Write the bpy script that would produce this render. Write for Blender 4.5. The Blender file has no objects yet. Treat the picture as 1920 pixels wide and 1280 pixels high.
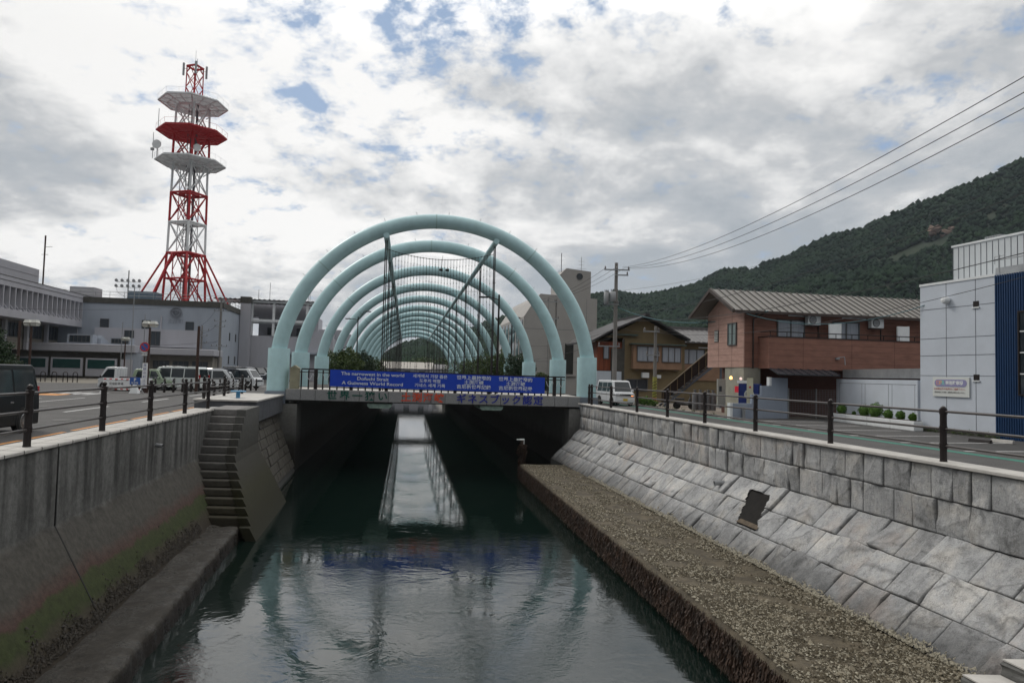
import bpy, bmesh, math, random
import numpy as np
from mathutils import Vector, Matrix, noise
random.seed(7); rng = np.random.default_rng(7)
S = bpy.context.scene; R = math.radians
# ---------------------------------------------------------------- camera
F = 1280.0; CZ = 2.0; PITCH = math.atan(62/F); ROLL = 0.026
cam = bpy.data.cameras.new('camera'); co = bpy.data.objects.new('camera', cam)
S.collection.objects.link(co); S.camera = co
cam.sensor_width = 36; cam.lens = 36*F/1920; cam.clip_start = .1; cam.clip_end = 6000
_fw = Vector((0, math.cos(PITCH), math.sin(PITCH))); _u0 = Vector((0, -math.sin(PITCH), math.cos(PITCH))); _r0 = Vector((1, 0, 0))
_rt = _r0*math.cos(ROLL)+_u0*math.sin(ROLL); _up = _u0*math.cos(ROLL)-_r0*math.sin(ROLL)
_m = Matrix((_rt, _up, -_fw)).transposed().to_4x4(); _m.translation = (0, 0, CZ); co.matrix_world = _m
def at(x, y, Y):          # measured photo point at a known distance -> metres
    d = _fw+_rt*((x-960)/F)-_up*((y-640)/F); return d*(Y/d.y)+Vector((0, 0, CZ))
# ---------------------------------------------------------------- light
SUN_AZ = R(-52); SUN_EL = R(44)     # azimuth from +Y towards +X
sdir = Vector((math.sin(SUN_AZ)*math.cos(SUN_EL), math.cos(SUN_AZ)*math.cos(SUN_EL), math.sin(SUN_EL)))
sl = bpy.data.lights.new('sun', 'SUN'); sl.energy = 1.2; sl.angle = R(14); sl.color = (1, .95, .87)
so = bpy.data.objects.new('sun', sl); S.collection.objects.link(so); so.rotation_euler = sdir.to_track_quat('Z', 'Y').to_euler()
W = bpy.data.worlds.new('World'); S.world = W; W.use_nodes = True
def build_world():
    nt = W.node_tree; nt.nodes.clear(); N = nt.nodes.new; L = nt.links.new
    def math_(op, a, b=None, c=None, clamp=False):
        n = N('ShaderNodeMath'); n.operation = op; n.use_clamp = clamp
        for i, v in enumerate((a, b, c)):
            if v is None: continue
            if isinstance(v, (int, float)): n.inputs[i].default_value = v
            else: L(v, n.inputs[i])
        return n.outputs[0]
    def vm(op, a, b=None):
        n = N('ShaderNodeVectorMath'); n.operation = op
        for i, v in enumerate((a, b)):
            if v is None: continue
            if isinstance(v, (tuple, Vector)): n.inputs[i].default_value = tuple(v)
            else: L(v, n.inputs[i])
        return n
    def ramp(v, stops):
        n = N('ShaderNodeValToRGB'); L(v, n.inputs[0]); e = n.color_ramp.elements
        n.color_ramp.interpolation = 'B_SPLINE' if len(stops) > 5 else 'LINEAR'
        e[0].position, e[0].color = stops[0][0], (*stops[0][1], 1); e[1].position, e[1].color = stops[-1][0], (*stops[-1][1], 1)
        for p, c in stops[1:-1]:
            q = e.new(p); q.color = (*c, 1)
        return n.outputs[0]
    tc = N('ShaderNodeTexCoord'); d = vm('NORMALIZE', tc.outputs['Generated']).outputs[0]
    sx = N('ShaderNodeSeparateXYZ'); L(d, sx.inputs[0])
    h = math_('ADD', math_('ABSOLUTE', sx.outputs[2]), .30)
    cx = N('ShaderNodeCombineXYZ'); L(math_('DIVIDE', sx.outputs[0], h), cx.inputs[0]); L(math_('DIVIDE', sx.outputs[1], h), cx.inputs[1])
    p = cx.outputs[0]
    def noi(scale, det, rough, off, dist=0.0, vec=None):
        mp = N('ShaderNodeMapping'); L(vec or p, mp.inputs[0]); mp.inputs['Location'].default_value = off
        n = N('ShaderNodeTexNoise'); n.inputs['Scale'].default_value = scale; n.inputs['Detail'].default_value = det
        n.inputs['Roughness'].default_value = rough; n.inputs['Distortion'].default_value = dist; L(mp.outputs[0], n.inputs[0]); return n.outputs[0]
    def lobe(px, py, pw):
        dd = vm('DOT_PRODUCT', d, Vector(at(px, py, 1)-Vector((0,0,CZ))).normalized()).outputs['Value']
        return math_('POWER', math_('MAXIMUM', dd, 0.0), pw)
    big = noi(.75, 5, .5, (3.1, 7.7, 0), .3)
    fine = noi(9.5, 12, .62, (1.3, .4, 0), .12)
    puff = noi(4.2, 9, .6, (5.5, 1.1, 0), .15)
    mid = noi(1.9, 7, .55, (8.2, 2.6, 2), .4)
    glow = lobe(300, 200, 18); glow2 = lobe(330, 225, 3)
    # gaps in the deck where blue shows
    cov = math_('ADD', math_('MULTIPLY', puff, .30), math_('MULTIPLY', fine, .70))
    for px, py, pw, am in ((600, 150, 40, .058), (1010, 10, 70, .062), (860, 40, 60, .03), (430, 20, 90, .045), (1830, 150, 160, .06), (760, 90, 30, .02), (60, 480, 120, .04), (1780, 200, 200, .03)):
        cov = math_('SUBTRACT', cov, math_('MULTIPLY', lobe(px, py, pw), am))
    mask = ramp(cov, [(.31, (0, 0, 0)), (.37, (.7, .7, .7)), (.42, (1, 1, 1))])
    th = math_('ADD', math_('MULTIPLY', mid, .56), math_('ADD', math_('MULTIPLY', fine, .17), math_('MULTIPLY', puff, .27)))
    elev = math_('MAXIMUM', sx.outputs[2], 0.0)
    th = math_('ADD', th, math_('MULTIPLY', glow2, .02))
    th = math_('ADD', th, math_('MULTIPLY', glow, .12))
    th = math_('ADD', th, math_('MULTIPLY', math_('SUBTRACT', elev, .26), .30))
    for px, py, pw, am in ((70, 260, 45, .085), (170, 460, 120, -.05), (1000, 230, 30, -.02), (1250, 480, 16, .06), (480, 420, 60, .035), (1750, 400, 25, .05), (1350, 250, 60, -.02)):
        th = math_('SUBTRACT', th, math_('MULTIPLY', lobe(px, py, pw), am))
    th = math_('MULTIPLY_ADD', math_('SUBTRACT', th, .49), 1.35, .472)
    br = ramp(th, [(.35, (4.4, 4.8, 5.2)), (.43, (5.4, 5.7, 6.0)), (.48, (6.4, 6.55, 6.7)), (.53, (8.3, 8.35, 8.35)), (.62, (11, 10.9, 10.7))])
    back = math_('MULTIPLY_ADD', math_('ADD', math_('MULTIPLY', sx.outputs[1], .5), .5), .6, .36)
    bo = N('ShaderNodeMapRange'); bo.interpolation_type = 'SMOOTHSTEP'; L(elev, bo.inputs[0]); bo.inputs[1].default_value = .38; bo.inputs[2].default_value = .70; bo.inputs[3].default_value = 1; bo.inputs[4].default_value = 1.8
    back = math_('MULTIPLY', back, bo.outputs[0])
    bc = vm('SCALE', br); L(back, bc.inputs['Scale'])
    sky = N('ShaderNodeTexSky'); sky.sky_type = 'NISHITA'; sky.sun_disc = False; sky.sun_elevation = SUN_EL; sky.sun_rotation = SUN_AZ
    sk = vm('SCALE', sky.outputs[0]); sk.inputs['Scale'].default_value = .28
    skb = vm('ADD', sk.outputs[0], (2.6, 3.5, 4.9))
    mx = N('ShaderNodeMix'); mx.data_type = 'RGBA'; L(mask, mx.inputs[0]); L(skb.outputs[0], mx.inputs[6]); L(bc.outputs[0], mx.inputs[7])
    bg = N('ShaderNodeBackground'); bg.inputs[1].default_value = .1; L(mx.outputs[2], bg.inputs[0])
    out = N('ShaderNodeOutputWorld'); L(bg.outputs[0], out.inputs[0])
build_world()
S.view_settings.view_transform = 'Standard'; S.view_settings.look = 'None'; S.view_settings.exposure = 0; S.view_settings.gamma = 1
S.cycles.max_bounces = 6; S.cycles.transparent_max_bounces = 8; S.cycles.volume_bounces = 0
# ---------------------------------------------------------------- materials
MATS = {}
def mat(key, col, rough=.8, metal=0, var=.12, vs=2.0, bump=0, bs=30, spec=.4, streak=0, col2=None, emit=0, alpha=None, coat=0):
    if key in MATS: return MATS[key]
    m = bpy.data.materials.new(key); m.use_nodes = True; nt = m.node_tree; b = nt.nodes['Principled BSDF']
    N = nt.nodes.new; L = nt.links.new
    b.inputs['Roughness'].default_value = rough; b.inputs['Metallic'].default_value = metal; b.inputs['Specular IOR Level'].default_value = spec
    if coat: b.inputs['Coat Weight'].default_value = coat; b.inputs['Coat Roughness'].default_value = .05
    g = N('ShaderNodeNewGeometry')
    if var > 0 or col2:
        n = N('ShaderNodeTexNoise'); n.inputs['Scale'].default_value = vs; n.inputs['Detail'].default_value = 6; n.inputs['Roughness'].default_value = .65
        if streak:
            mp = N('ShaderNodeMapping'); mp.inputs['Scale'].default_value = (1, 1, streak); L(g.outputs['Position'], mp.inputs[0]); L(mp.outputs[0], n.inputs[0])
        else: L(g.outputs['Position'], n.inputs[0])
        r = N('ShaderNodeValToRGB'); L(n.outputs[0], r.inputs[0]); e = r.color_ramp.elements
        c2 = col2 or tuple(c*(1+var) for c in col); c1 = col if col2 else tuple(c*(1-var) for c in col)
        e[0].position = .32; e[0].color = (*c1, 1); e[1].position = .68; e[1].color = (*c2, 1)
        L(r.outputs[0], b.inputs['Base Color'])
        if emit: L(r.outputs[0], b.inputs['Emission Color']); b.inputs['Emission Strength'].default_value = emit
    else:
        b.inputs['Base Color'].default_value = (*col, 1)
        if emit: b.inputs['Emission Color'].default_value = (*col, 1); b.inputs['Emission Strength'].default_value = emit
    if bump:
        n2 = N('ShaderNodeTexNoise'); n2.inputs['Scale'].default_value = bs; n2.inputs['Detail'].default_value = 8; L(g.outputs['Position'], n2.inputs[0])
        bp = N('ShaderNodeBump'); bp.inputs['Strength'].default_value = bump; bp.inputs['Distance'].default_value = .02; L(n2.outputs[0], bp.inputs['Height']); L(bp.outputs[0], b.inputs['Normal'])
    if alpha is not None: b.inputs['Alpha'].default_value = alpha
    MATS[key] = m; return m
def nodes_of(m): return m.node_tree, m.node_tree.nodes.new, m.node_tree.links.new, m.node_tree.nodes['Principled BSDF']
M_aqua = mat('aqua_paint', (.41, .60, .63), .36, var=.09, vs=1.6, spec=.4)
M_black = mat('black_paint', (.018, .013, .012), .35, var=.2, vs=5)
M_rail = mat('brown_rail', (.055, .048, .046), .35, var=.2, vs=5)
M_asph = mat('asphalt', (.068,.066,.065), .9, var=.22, vs=.6, bump=.5, bs=60)
M_white = mat('white_line', (.5, .5, .5), .8, var=.25, vs=8)
M_conc = mat('concrete', (.27, .27, .26), .85, var=.2, vs=1.5, bump=.4, bs=14)
M_lconc = mat('light_pavement', (.43,.415,.39), .8, var=.15, vs=3, bump=.3, bs=30)
M_tile = mat('grey_stone_tile', (.16, .19, .23), .5, var=.2, vs=3, bump=.2)
M_gran = mat('granite_panel', (.23, .235, .24), .6, var=.2, vs=20)
M_glass = mat('dark_glass', (.02, .027, .032), .06, var=0, spec=.8)
M_glass2 = mat('curtain_glass', (.30, .33, .38), .25, var=.15, vs=6, streak=.1, spec=.6)
M_chrome = mat('silver', (.6, .6, .6), .25, metal=1, var=0)
M_tyre = mat('tyre', (.015, .015, .015), .85, var=0)
M_leaf = mat('foliage', (.022, .048, .010), .6, var=0, col2=(.075, .11, .022), vs=1.2)
M_leafd = mat('dark_foliage', (.010, .028, .012), .6, var=0, col2=(.03, .06, .02), vs=1.2)
M_bark = mat('bark', (.06, .045, .035), .9)
M_redp = mat('red_paint', (.42,.02,.025), .5, var=.1); M_wht = mat('white_paint', (.68,.70,.71), .5, var=.08)
M_polec = mat('pole_concrete', (.19, .18, .17), .85, var=.15, streak=.2)
M_wire = mat('black_cable', (.02, .02, .022), .6, var=0); M_teal = mat('teal_cable', (.02, .10, .12), .5, var=0)
M_grn = mat('green_line', (.03, .16, .12), .8, var=.3, vs=4)
M_org = mat('orange_line', (.5, .22, .06), .8, var=.3, vs=6)
M_brown = mat('brown_paint', (.05, .025, .018), .5)
M_galv = mat('galvanised_steel', (.3, .31, .32), .45, metal=.5, var=.15)
M_blue = mat('banner_blue', (.006, .05, .46), .55, var=.05); M_letter = mat('banner_letter', (.62, .68, .75), .6, var=0)
# ---------------------------------------------------------------- helpers
ROOT = {}
class MB:
    def __init__(s): s.v = []; s.f = []; s.M = None
    def add(s, vs, fs):
        n = len(s.v)
        for p in vs:
            p = Vector(p); s.v.append(s.M @ p if s.M else p)
        s.f += [tuple(i+n for i in f) for f in fs]; return s
    def hexa(s, p): return s.add(p, [(3,2,1,0),(4,5,6,7),(0,1,5,4),(1,2,6,5),(2,3,7,6),(3,0,4,7)])
    def box(s, x0, x1, y0, y1, z0, z1):
        if x0 > x1: x0, x1 = x1, x0
        if y0 > y1: y0, y1 = y1, y0
        return s.hexa([(x0,y0,z0),(x1,y0,z0),(x1,y1,z0),(x0,y1,z0),(x0,y0,z1),(x1,y0,z1),(x1,y1,z1),(x0,y1,z1)])
    def quad(s, *p): return s.add(p, [tuple(range(len(p)))])
    def prism(s, pts, f):          # pts 2-D, f(u,v,k) k=0/1
        n = len(pts); return s.add([f(u, v, 0) for u, v in pts]+[f(u, v, 1) for u, v in pts],
            [tuple(range(n))[::-1], tuple(range(n, 2*n))]+[(i, (i+1) % n, n+(i+1) % n, n+i) for i in range(n)])
    def tube(s, pts, r, n=8, cap=True):
        pts = [Vector(p) for p in pts]; k = len(pts); rr = r if isinstance(r, (list, tuple)) else [r]*k; vs = []; fs = []; prev = None
        for i, p in enumerate(pts):
            t = (pts[min(i+1, k-1)]-pts[max(i-1, 0)]).normalized()
            a = prev if prev is not None else (Vector((0,0,1)) if abs(t.z) < .9 else Vector((0,1,0)))
            u = (a-t*a.dot(t)).normalized(); prev = u; w = t.cross(u)
            for j in range(n):
                q = 2*math.pi*j/n; vs.append(p+(u*math.cos(q)+w*math.sin(q))*rr[i])
        for i in range(k-1):
            for j in range(n): fs.append((i*n+j, i*n+(j+1) % n, (i+1)*n+(j+1) % n, (i+1)*n+j))
        if cap: fs += [tuple(range(n))[::-1], tuple(range((k-1)*n, k*n))]
        return s.add(vs, fs)
    def lathe(s, prof, c=(0,0,0), n=16, axis='z'):
        vs = []; fs = []; k = len(prof); c = Vector(c)
        for r, z in prof:
            for j in range(n):
                q = 2*math.pi*j/n; a, b = r*math.cos(q), r*math.sin(q)
                vs.append(c+Vector((a, b, z) if axis == 'z' else (a, z, b) if axis == 'y' else (z, a, b)))
        for i in range(k-1):
            for j in range(n): fs.append((i*n+j, i*n+(j+1) % n, (i+1)*n+(j+1) % n, (i+1)*n+j))
        fs += [tuple(range(n))[::-1], tuple(range((k-1)*n, k*n))]; return s.add(vs, fs)
    def sph(s, c, r, n=12, m=7, sc=(1,1,1)):
        vs = []; fs = []
        for i in range(m+1):
            th = math.pi*i/m
            for j in range(n):
                q = 2*math.pi*j/n; vs.append((c[0]+r*sc[0]*math.sin(th)*math.cos(q), c[1]+r*sc[1]*math.sin(th)*math.sin(q), c[2]+r*sc[2]*math.cos(th)))
        for i in range(m):
            for j in range(n): fs.append((i*n+j, (i+1)*n+j, (i+1)*n+(j+1) % n, i*n+(j+1) % n))
        return s.add(vs, fs)
    def build(s, name, m, parent=None, world=False, smooth=False, bevel=0, seg=2):
        me = bpy.data.meshes.new(name); vv = s.v
        if world and parent is not None:
            inv = ROOT[parent.name].inverted(); vv = [inv @ p for p in vv]
        me.from_pydata([tuple(p) for p in vv], [], s.f); me.materials.append(m)
        if smooth: me.polygons.foreach_set('use_smooth', [True]*len(me.polygons))
        bm = bmesh.new(); bm.from_mesh(me); bmesh.ops.recalc_face_normals(bm, faces=bm.faces)
        if smooth:
            for e in bm.edges:
                if len(e.link_faces) == 2 and e.calc_face_angle(0) > R(50): e.smooth = False
        bm.to_mesh(me); bm.free()
        o = bpy.data.objects.new(name, me); S.collection.objects.link(o)
        if bevel:
            bv = o.modifiers.new('bevel', 'BEVEL'); bv.width = bevel; bv.segments = seg; bv.limit_method = 'ANGLE'; bv.angle_limit = R(30)
            if seg > 1: me.polygons.foreach_set('use_smooth', [True]*len(me.polygons)); bv.harden_normals = True
        if parent is not None:
            o.parent = parent; ROOT[o.name] = ROOT.get(parent.name, Matrix())
        return o
def tag(o, label=None, cat=None, group=None, kind=None):
    if label: o['label'] = label
    if cat: o['category'] = cat
    if group: o['group'] = group
    if kind: o['kind'] = kind
    return o
def thing(name, label, cat, loc=(0,0,0), rz=0, group=None):
    o = bpy.data.objects.new(name, None); S.collection.objects.link(o); o.empty_display_size = .2
    o.location = loc; o.rotation_euler = (0, 0, rz); ROOT[o.name] = Matrix.Translation(loc) @ Matrix.Rotation(rz, 4, 'Z')
    return tag(o, label, cat, group)
def kids(o): return [c for c in bpy.data.objects if c.parent == o]
def dup(o, loc=None, rz=None, label=None, parent=None, sub=None):
    c = o.copy(); S.collection.objects.link(c)
    if parent is not None: c.parent = parent
    if loc is not None: c.location = loc
    if rz is not None: c.rotation_euler = (0, 0, rz)
    if label: c['label'] = label
    for k in (sub if sub is not None else kids(o)): dup(k, parent=c)
    return c
def mesh_np(name, verts, faces, m, parent=None, smooth=False):
    me = bpy.data.meshes.new(name); nv = len(verts); nf, k = faces.shape
    me.vertices.add(nv); me.vertices.foreach_set('co', verts.astype(np.float32).ravel())
    me.loops.add(nf*k); me.loops.foreach_set('vertex_index', faces.astype(np.int32).ravel())
    me.polygons.add(nf); me.polygons.foreach_set('loop_start', np.arange(0, nf*k, k, dtype=np.int32)); me.update(calc_edges=True)
    if smooth: me.polygons.foreach_set('use_smooth', [True]*nf)
    me.materials.append(m); o = bpy.data.objects.new(name, me); S.collection.objects.link(o)
    if parent is not None: o.parent = parent; ROOT[o.name] = ROOT.get(parent.name, Matrix())
    return o
def text(name, body, size, M, m, parent, ext=.004, sx=1.0, bold=0.0, align='CENTER'):
    c = bpy.data.curves.new(name, 'FONT'); c.body = body; c.size = size; c.extrude = ext; c.align_x = align; c.align_y = 'CENTER'; c.offset = bold
    c.resolution_u = 3; t = bpy.data.objects.new(name, c); S.collection.objects.link(t)
    dg = bpy.context.evaluated_depsgraph_get(); me = bpy.data.meshes.new_from_object(t.evaluated_get(dg)); bpy.data.objects.remove(t)
    me.transform(Matrix.Diagonal((sx, 1, 1, 1))); inv = ROOT.get(parent.name, Matrix()).inverted() if parent is not None else Matrix()
    me.transform(inv @ M); me.materials.clear(); me.materials.append(m)
    o = bpy.data.objects.new(name, me); S.collection.objects.link(o)
    if parent is not None: o.parent = parent; ROOT[o.name] = ROOT.get(parent.name, Matrix())
    return o
def face_matrix(o, xd, zd=Vector((0,0,1))):     # text plane: x along xd, y along up
    xd = Vector(xd).normalized(); n = xd.cross(zd).normalized(); m = Matrix((xd, zd, n)).transposed().to_4x4(); m.translation = o; return m
CS = .186; CA = math.atan(CS)                    # the canal runs along (-CS, 1)
def C(o, Y, z): return Vector((o-CS*Y, Y, z))
def lerp(a, b, t): return a+(b-a)*t
def leaves(n, blobs, size, flat=.5, shell=.55):  # many small leaf faces in a union of ellipsoids
    w = np.array([b[3]*b[4]*b[5] for b in blobs], float); w /= w.sum(); idx = rng.choice(len(blobs), n, p=w); B = np.array(blobs, float)[idx]
    d = rng.normal(size=(n, 3)); d /= np.linalg.norm(d, axis=1)[:, None]; r = (shell+(1-shell)*rng.random(n)**.7)[:, None]
    r = r*(1+.22*np.sin(d[:, :1]*7+B[:, :1]*3)*np.cos(d[:, 2:3]*6+B[:, 1:2]))
    c = B[:, :3]+d*r*B[:, 3:6]
    u = rng.normal(size=(n, 3)); u /= np.linalg.norm(u, axis=1)[:, None]; v = np.cross(u, rng.normal(size=(n, 3))); v /= np.linalg.norm(v, axis=1)[:, None]
    s = (size*(.6+.8*rng.random(n)))[:, None]; p = np.stack([c-u*s, c+v*s*flat, c+u*s, c-v*s*flat], 1).reshape(-1, 3)
    return p, np.arange(4*n).reshape(n, 4)
def tree(name, label, cat, loc, h, blobs, n, size, m, trunk=.1, group=None):
    t = thing(name, label, cat, loc, 0, group); b = MB()
    b.tube([(0,0,-.1), (.05*h*.2, 0, h*.3), (0, .03*h, h*.6)], [trunk, trunk*.8, trunk*.35], 8)
    for i in range(5):
        a = i*1.26; b.tube([(0, 0, h*(.25+.05*i)), (math.cos(a)*h*.16, math.sin(a)*h*.16, h*(.5+.06*i))], [trunk*.45, trunk*.15], 5)
    b.build('trunk', M_bark, t, smooth=True)
    v, f = leaves(n, blobs, size); mesh_np('crown', v, f, m, t); return t
# ---------------------------------------------------------------- special materials
def zmix(m, stops, base_key=None, wob=.25, ws=2.5, streak=None, bump=.5, bs=12, rough=.85, fine=.25):
    """colour by world height with a noisy edge (tide marks, algae)"""
    nt, N, L, b = nodes_of(m); g = N('ShaderNodeNewGeometry'); sp = N('ShaderNodeSeparateXYZ'); L(g.outputs['Position'], sp.inputs[0])
    n = N('ShaderNodeTexNoise'); n.inputs['Scale'].default_value = ws; n.inputs['Detail'].default_value = 8; n.inputs['Roughness'].default_value = .7; L(g.outputs['Position'], n.inputs[0])
    a = N('ShaderNodeMath'); a.operation = 'MULTIPLY_ADD'; L(n.outputs[0], a.inputs[0]); a.inputs[1].default_value = wob*2; L(sp.outputs[2], a.inputs[2])
    a2 = N('ShaderNodeMapRange'); L(a.outputs[0], a2.inputs[0]); a2.inputs[1].default_value = -4+wob; a2.inputs[2].default_value = 1+wob
    r = N('ShaderNodeValToRGB'); L(a2.outputs[0], r.inputs[0]); e = r.color_ramp.elements
    st = [((z+4)/5, c) for z, c in stops]; e[0].position, e[0].color = st[0][0], (*st[0][1], 1); e[1].position, e[1].color = st[-1][0], (*st[-1][1], 1)
    for p, c in st[1:-1]: q = e.new(p); q.color = (*c, 1)
    f = N('ShaderNodeTexNoise'); f.inputs['Scale'].default_value = 7; f.inputs['Detail'].default_value = 10; f.inputs['Roughness'].default_value = .75; L(g.outputs['Position'], f.inputs[0])
    fr = N('ShaderNodeMapRange'); L(f.outputs[0], fr.inputs[0]); fr.inputs[1].default_value = .3; fr.inputs[2].default_value = .7; fr.inputs[3].default_value = 1-fine; fr.inputs[4].default_value = 1+fine
    mul = N('ShaderNodeVectorMath'); mul.operation = 'SCALE'; L(r.outputs[0], mul.inputs[0]); L(fr.outputs[0], mul.inputs['Scale']); col = mul.outputs[0]
    if streak:
        mp = N('ShaderNodeMapping'); mp.inputs['Scale'].default_value = (1, 1, .07); L(g.outputs['Position'], mp.inputs[0])
        s = N('ShaderNodeTexNoise'); s.inputs['Scale'].default_value = 3.2; s.inputs['Detail'].default_value = 5; L(mp.outputs[0], s.inputs[0])
        sr = N('ShaderNodeMapRange'); L(s.outputs[0], sr.inputs[0]); sr.inputs[1].default_value = .38; sr.inputs[2].default_value = .62; sr.inputs[3].default_value = streak; sr.inputs[4].default_value = 1.12
        m2 = N('ShaderNodeVectorMath'); m2.operation = 'SCALE'; L(col, m2.inputs[0])
        top = N('ShaderNodeMapRange'); L(sp.outputs[2], top.inputs[0]); top.inputs[1].default_value = -1.4; top.inputs[2].default_value = -.6
        mm = N('ShaderNodeMix'); L(top.outputs[0], mm.inputs[0]); mm.inputs[2].default_value = 1; L(sr.outputs[0], mm.inputs[3]); L(mm.outputs[0], m2.inputs['Scale']); col = m2.outputs[0]
    L(col, b.inputs['Base Color']); b.inputs['Roughness'].default_value = rough; b.inputs['Specular IOR Level'].default_value = .3
    n2 = N('ShaderNodeTexNoise'); n2.inputs['Scale'].default_value = bs; n2.inputs['Detail'].default_value = 10; n2.inputs['Roughness'].default_value = .7; L(g.outputs['Position'], n2.inputs[0])
    bp = N('ShaderNodeBump'); bp.inputs['Strength'].default_value = bump; bp.inputs['Distance'].default_value = .03; L(n2.outputs[0], bp.inputs['Height']); L(bp.outputs[0], b.inputs['Normal'])
    return m
def newmat(k): m = bpy.data.materials.new(k); m.use_nodes = True; MATS[k] = m; return m
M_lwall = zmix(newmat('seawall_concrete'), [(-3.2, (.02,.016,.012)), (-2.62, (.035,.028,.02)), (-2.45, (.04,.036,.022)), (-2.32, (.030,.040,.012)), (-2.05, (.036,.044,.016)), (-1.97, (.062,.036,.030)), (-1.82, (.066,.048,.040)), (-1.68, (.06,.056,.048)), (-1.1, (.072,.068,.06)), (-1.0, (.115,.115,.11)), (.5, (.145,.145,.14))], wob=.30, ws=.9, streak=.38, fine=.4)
M_steps = zmix(newmat('step_concrete'), [(-3.2, (.02,.016,.012)), (-2.4, (.05,.045,.03)), (-1.7, (.065,.06,.05)), (-1.0, (.10,.097,.092)), (.5, (.165,.16,.155))], wob=.2)
M_cheek = zmix(newmat('algae_cheek'), [(-3.3, (.02,.02,.012)), (-2.7, (.020,.019,.009)), (-2.0, (.030,.029,.014)), (-1.4, (.040,.038,.030)), (.5, (.10,.10,.095))], wob=.3)
M_ledgeL = zmix(newmat('wet_ledge'), [(-3.4, (.008,.007,.005)), (-2.93, (.012,.009,.007)), (-2.86, (.025,.021,.016)), (-2.78, (.038,.034,.028)), (-2.6, (.06,.055,.047))], wob=.05, ws=3, bump=1, bs=18, rough=.5, fine=.6)
def puddles(m):
    nt, N, L, b = nodes_of(m); g = N('ShaderNodeNewGeometry'); n = N('ShaderNodeTexNoise'); n.inputs['Scale'].default_value = 1.4; n.inputs['Detail'].default_value = 9; n.inputs['Roughness'].default_value = .7; L(g.outputs['Position'], n.inputs[0])
    r = N('ShaderNodeMapRange'); L(n.outputs[0], r.inputs[0]); r.inputs[1].default_value = .45; r.inputs[2].default_value = .58; r.inputs[3].default_value = .75; r.inputs[4].default_value = .16; L(r.outputs[0], b.inputs['Roughness'])
puddles(M_ledgeL)
M_ledgeR = mat('mud_ledge', (.032,.025,.014), .75, var=0, col2=(.10,.08,.05), vs=3.5, bump=1, bs=22)
M_weed = mat('seaweed', (.014,.008,.005), .6, var=0, col2=(.05,.024,.012), vs=2.5)
M_shell = mat('shells', (.09,.08,.05), .6, var=0, col2=(.36,.33,.26), vs=40)
M_abut = zmix(newmat('abutment_concrete'), [(-3.3, (.015,.014,.012)), (-1.9, (.03,.028,.024)), (-1.2, (.10,.10,.095)), (.6, (.20,.20,.19))], wob=.5, ws=1.2)
M_under = mat('underside_concrete', (.045,.045,.042), .9, var=.3, vs=.8)
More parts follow.
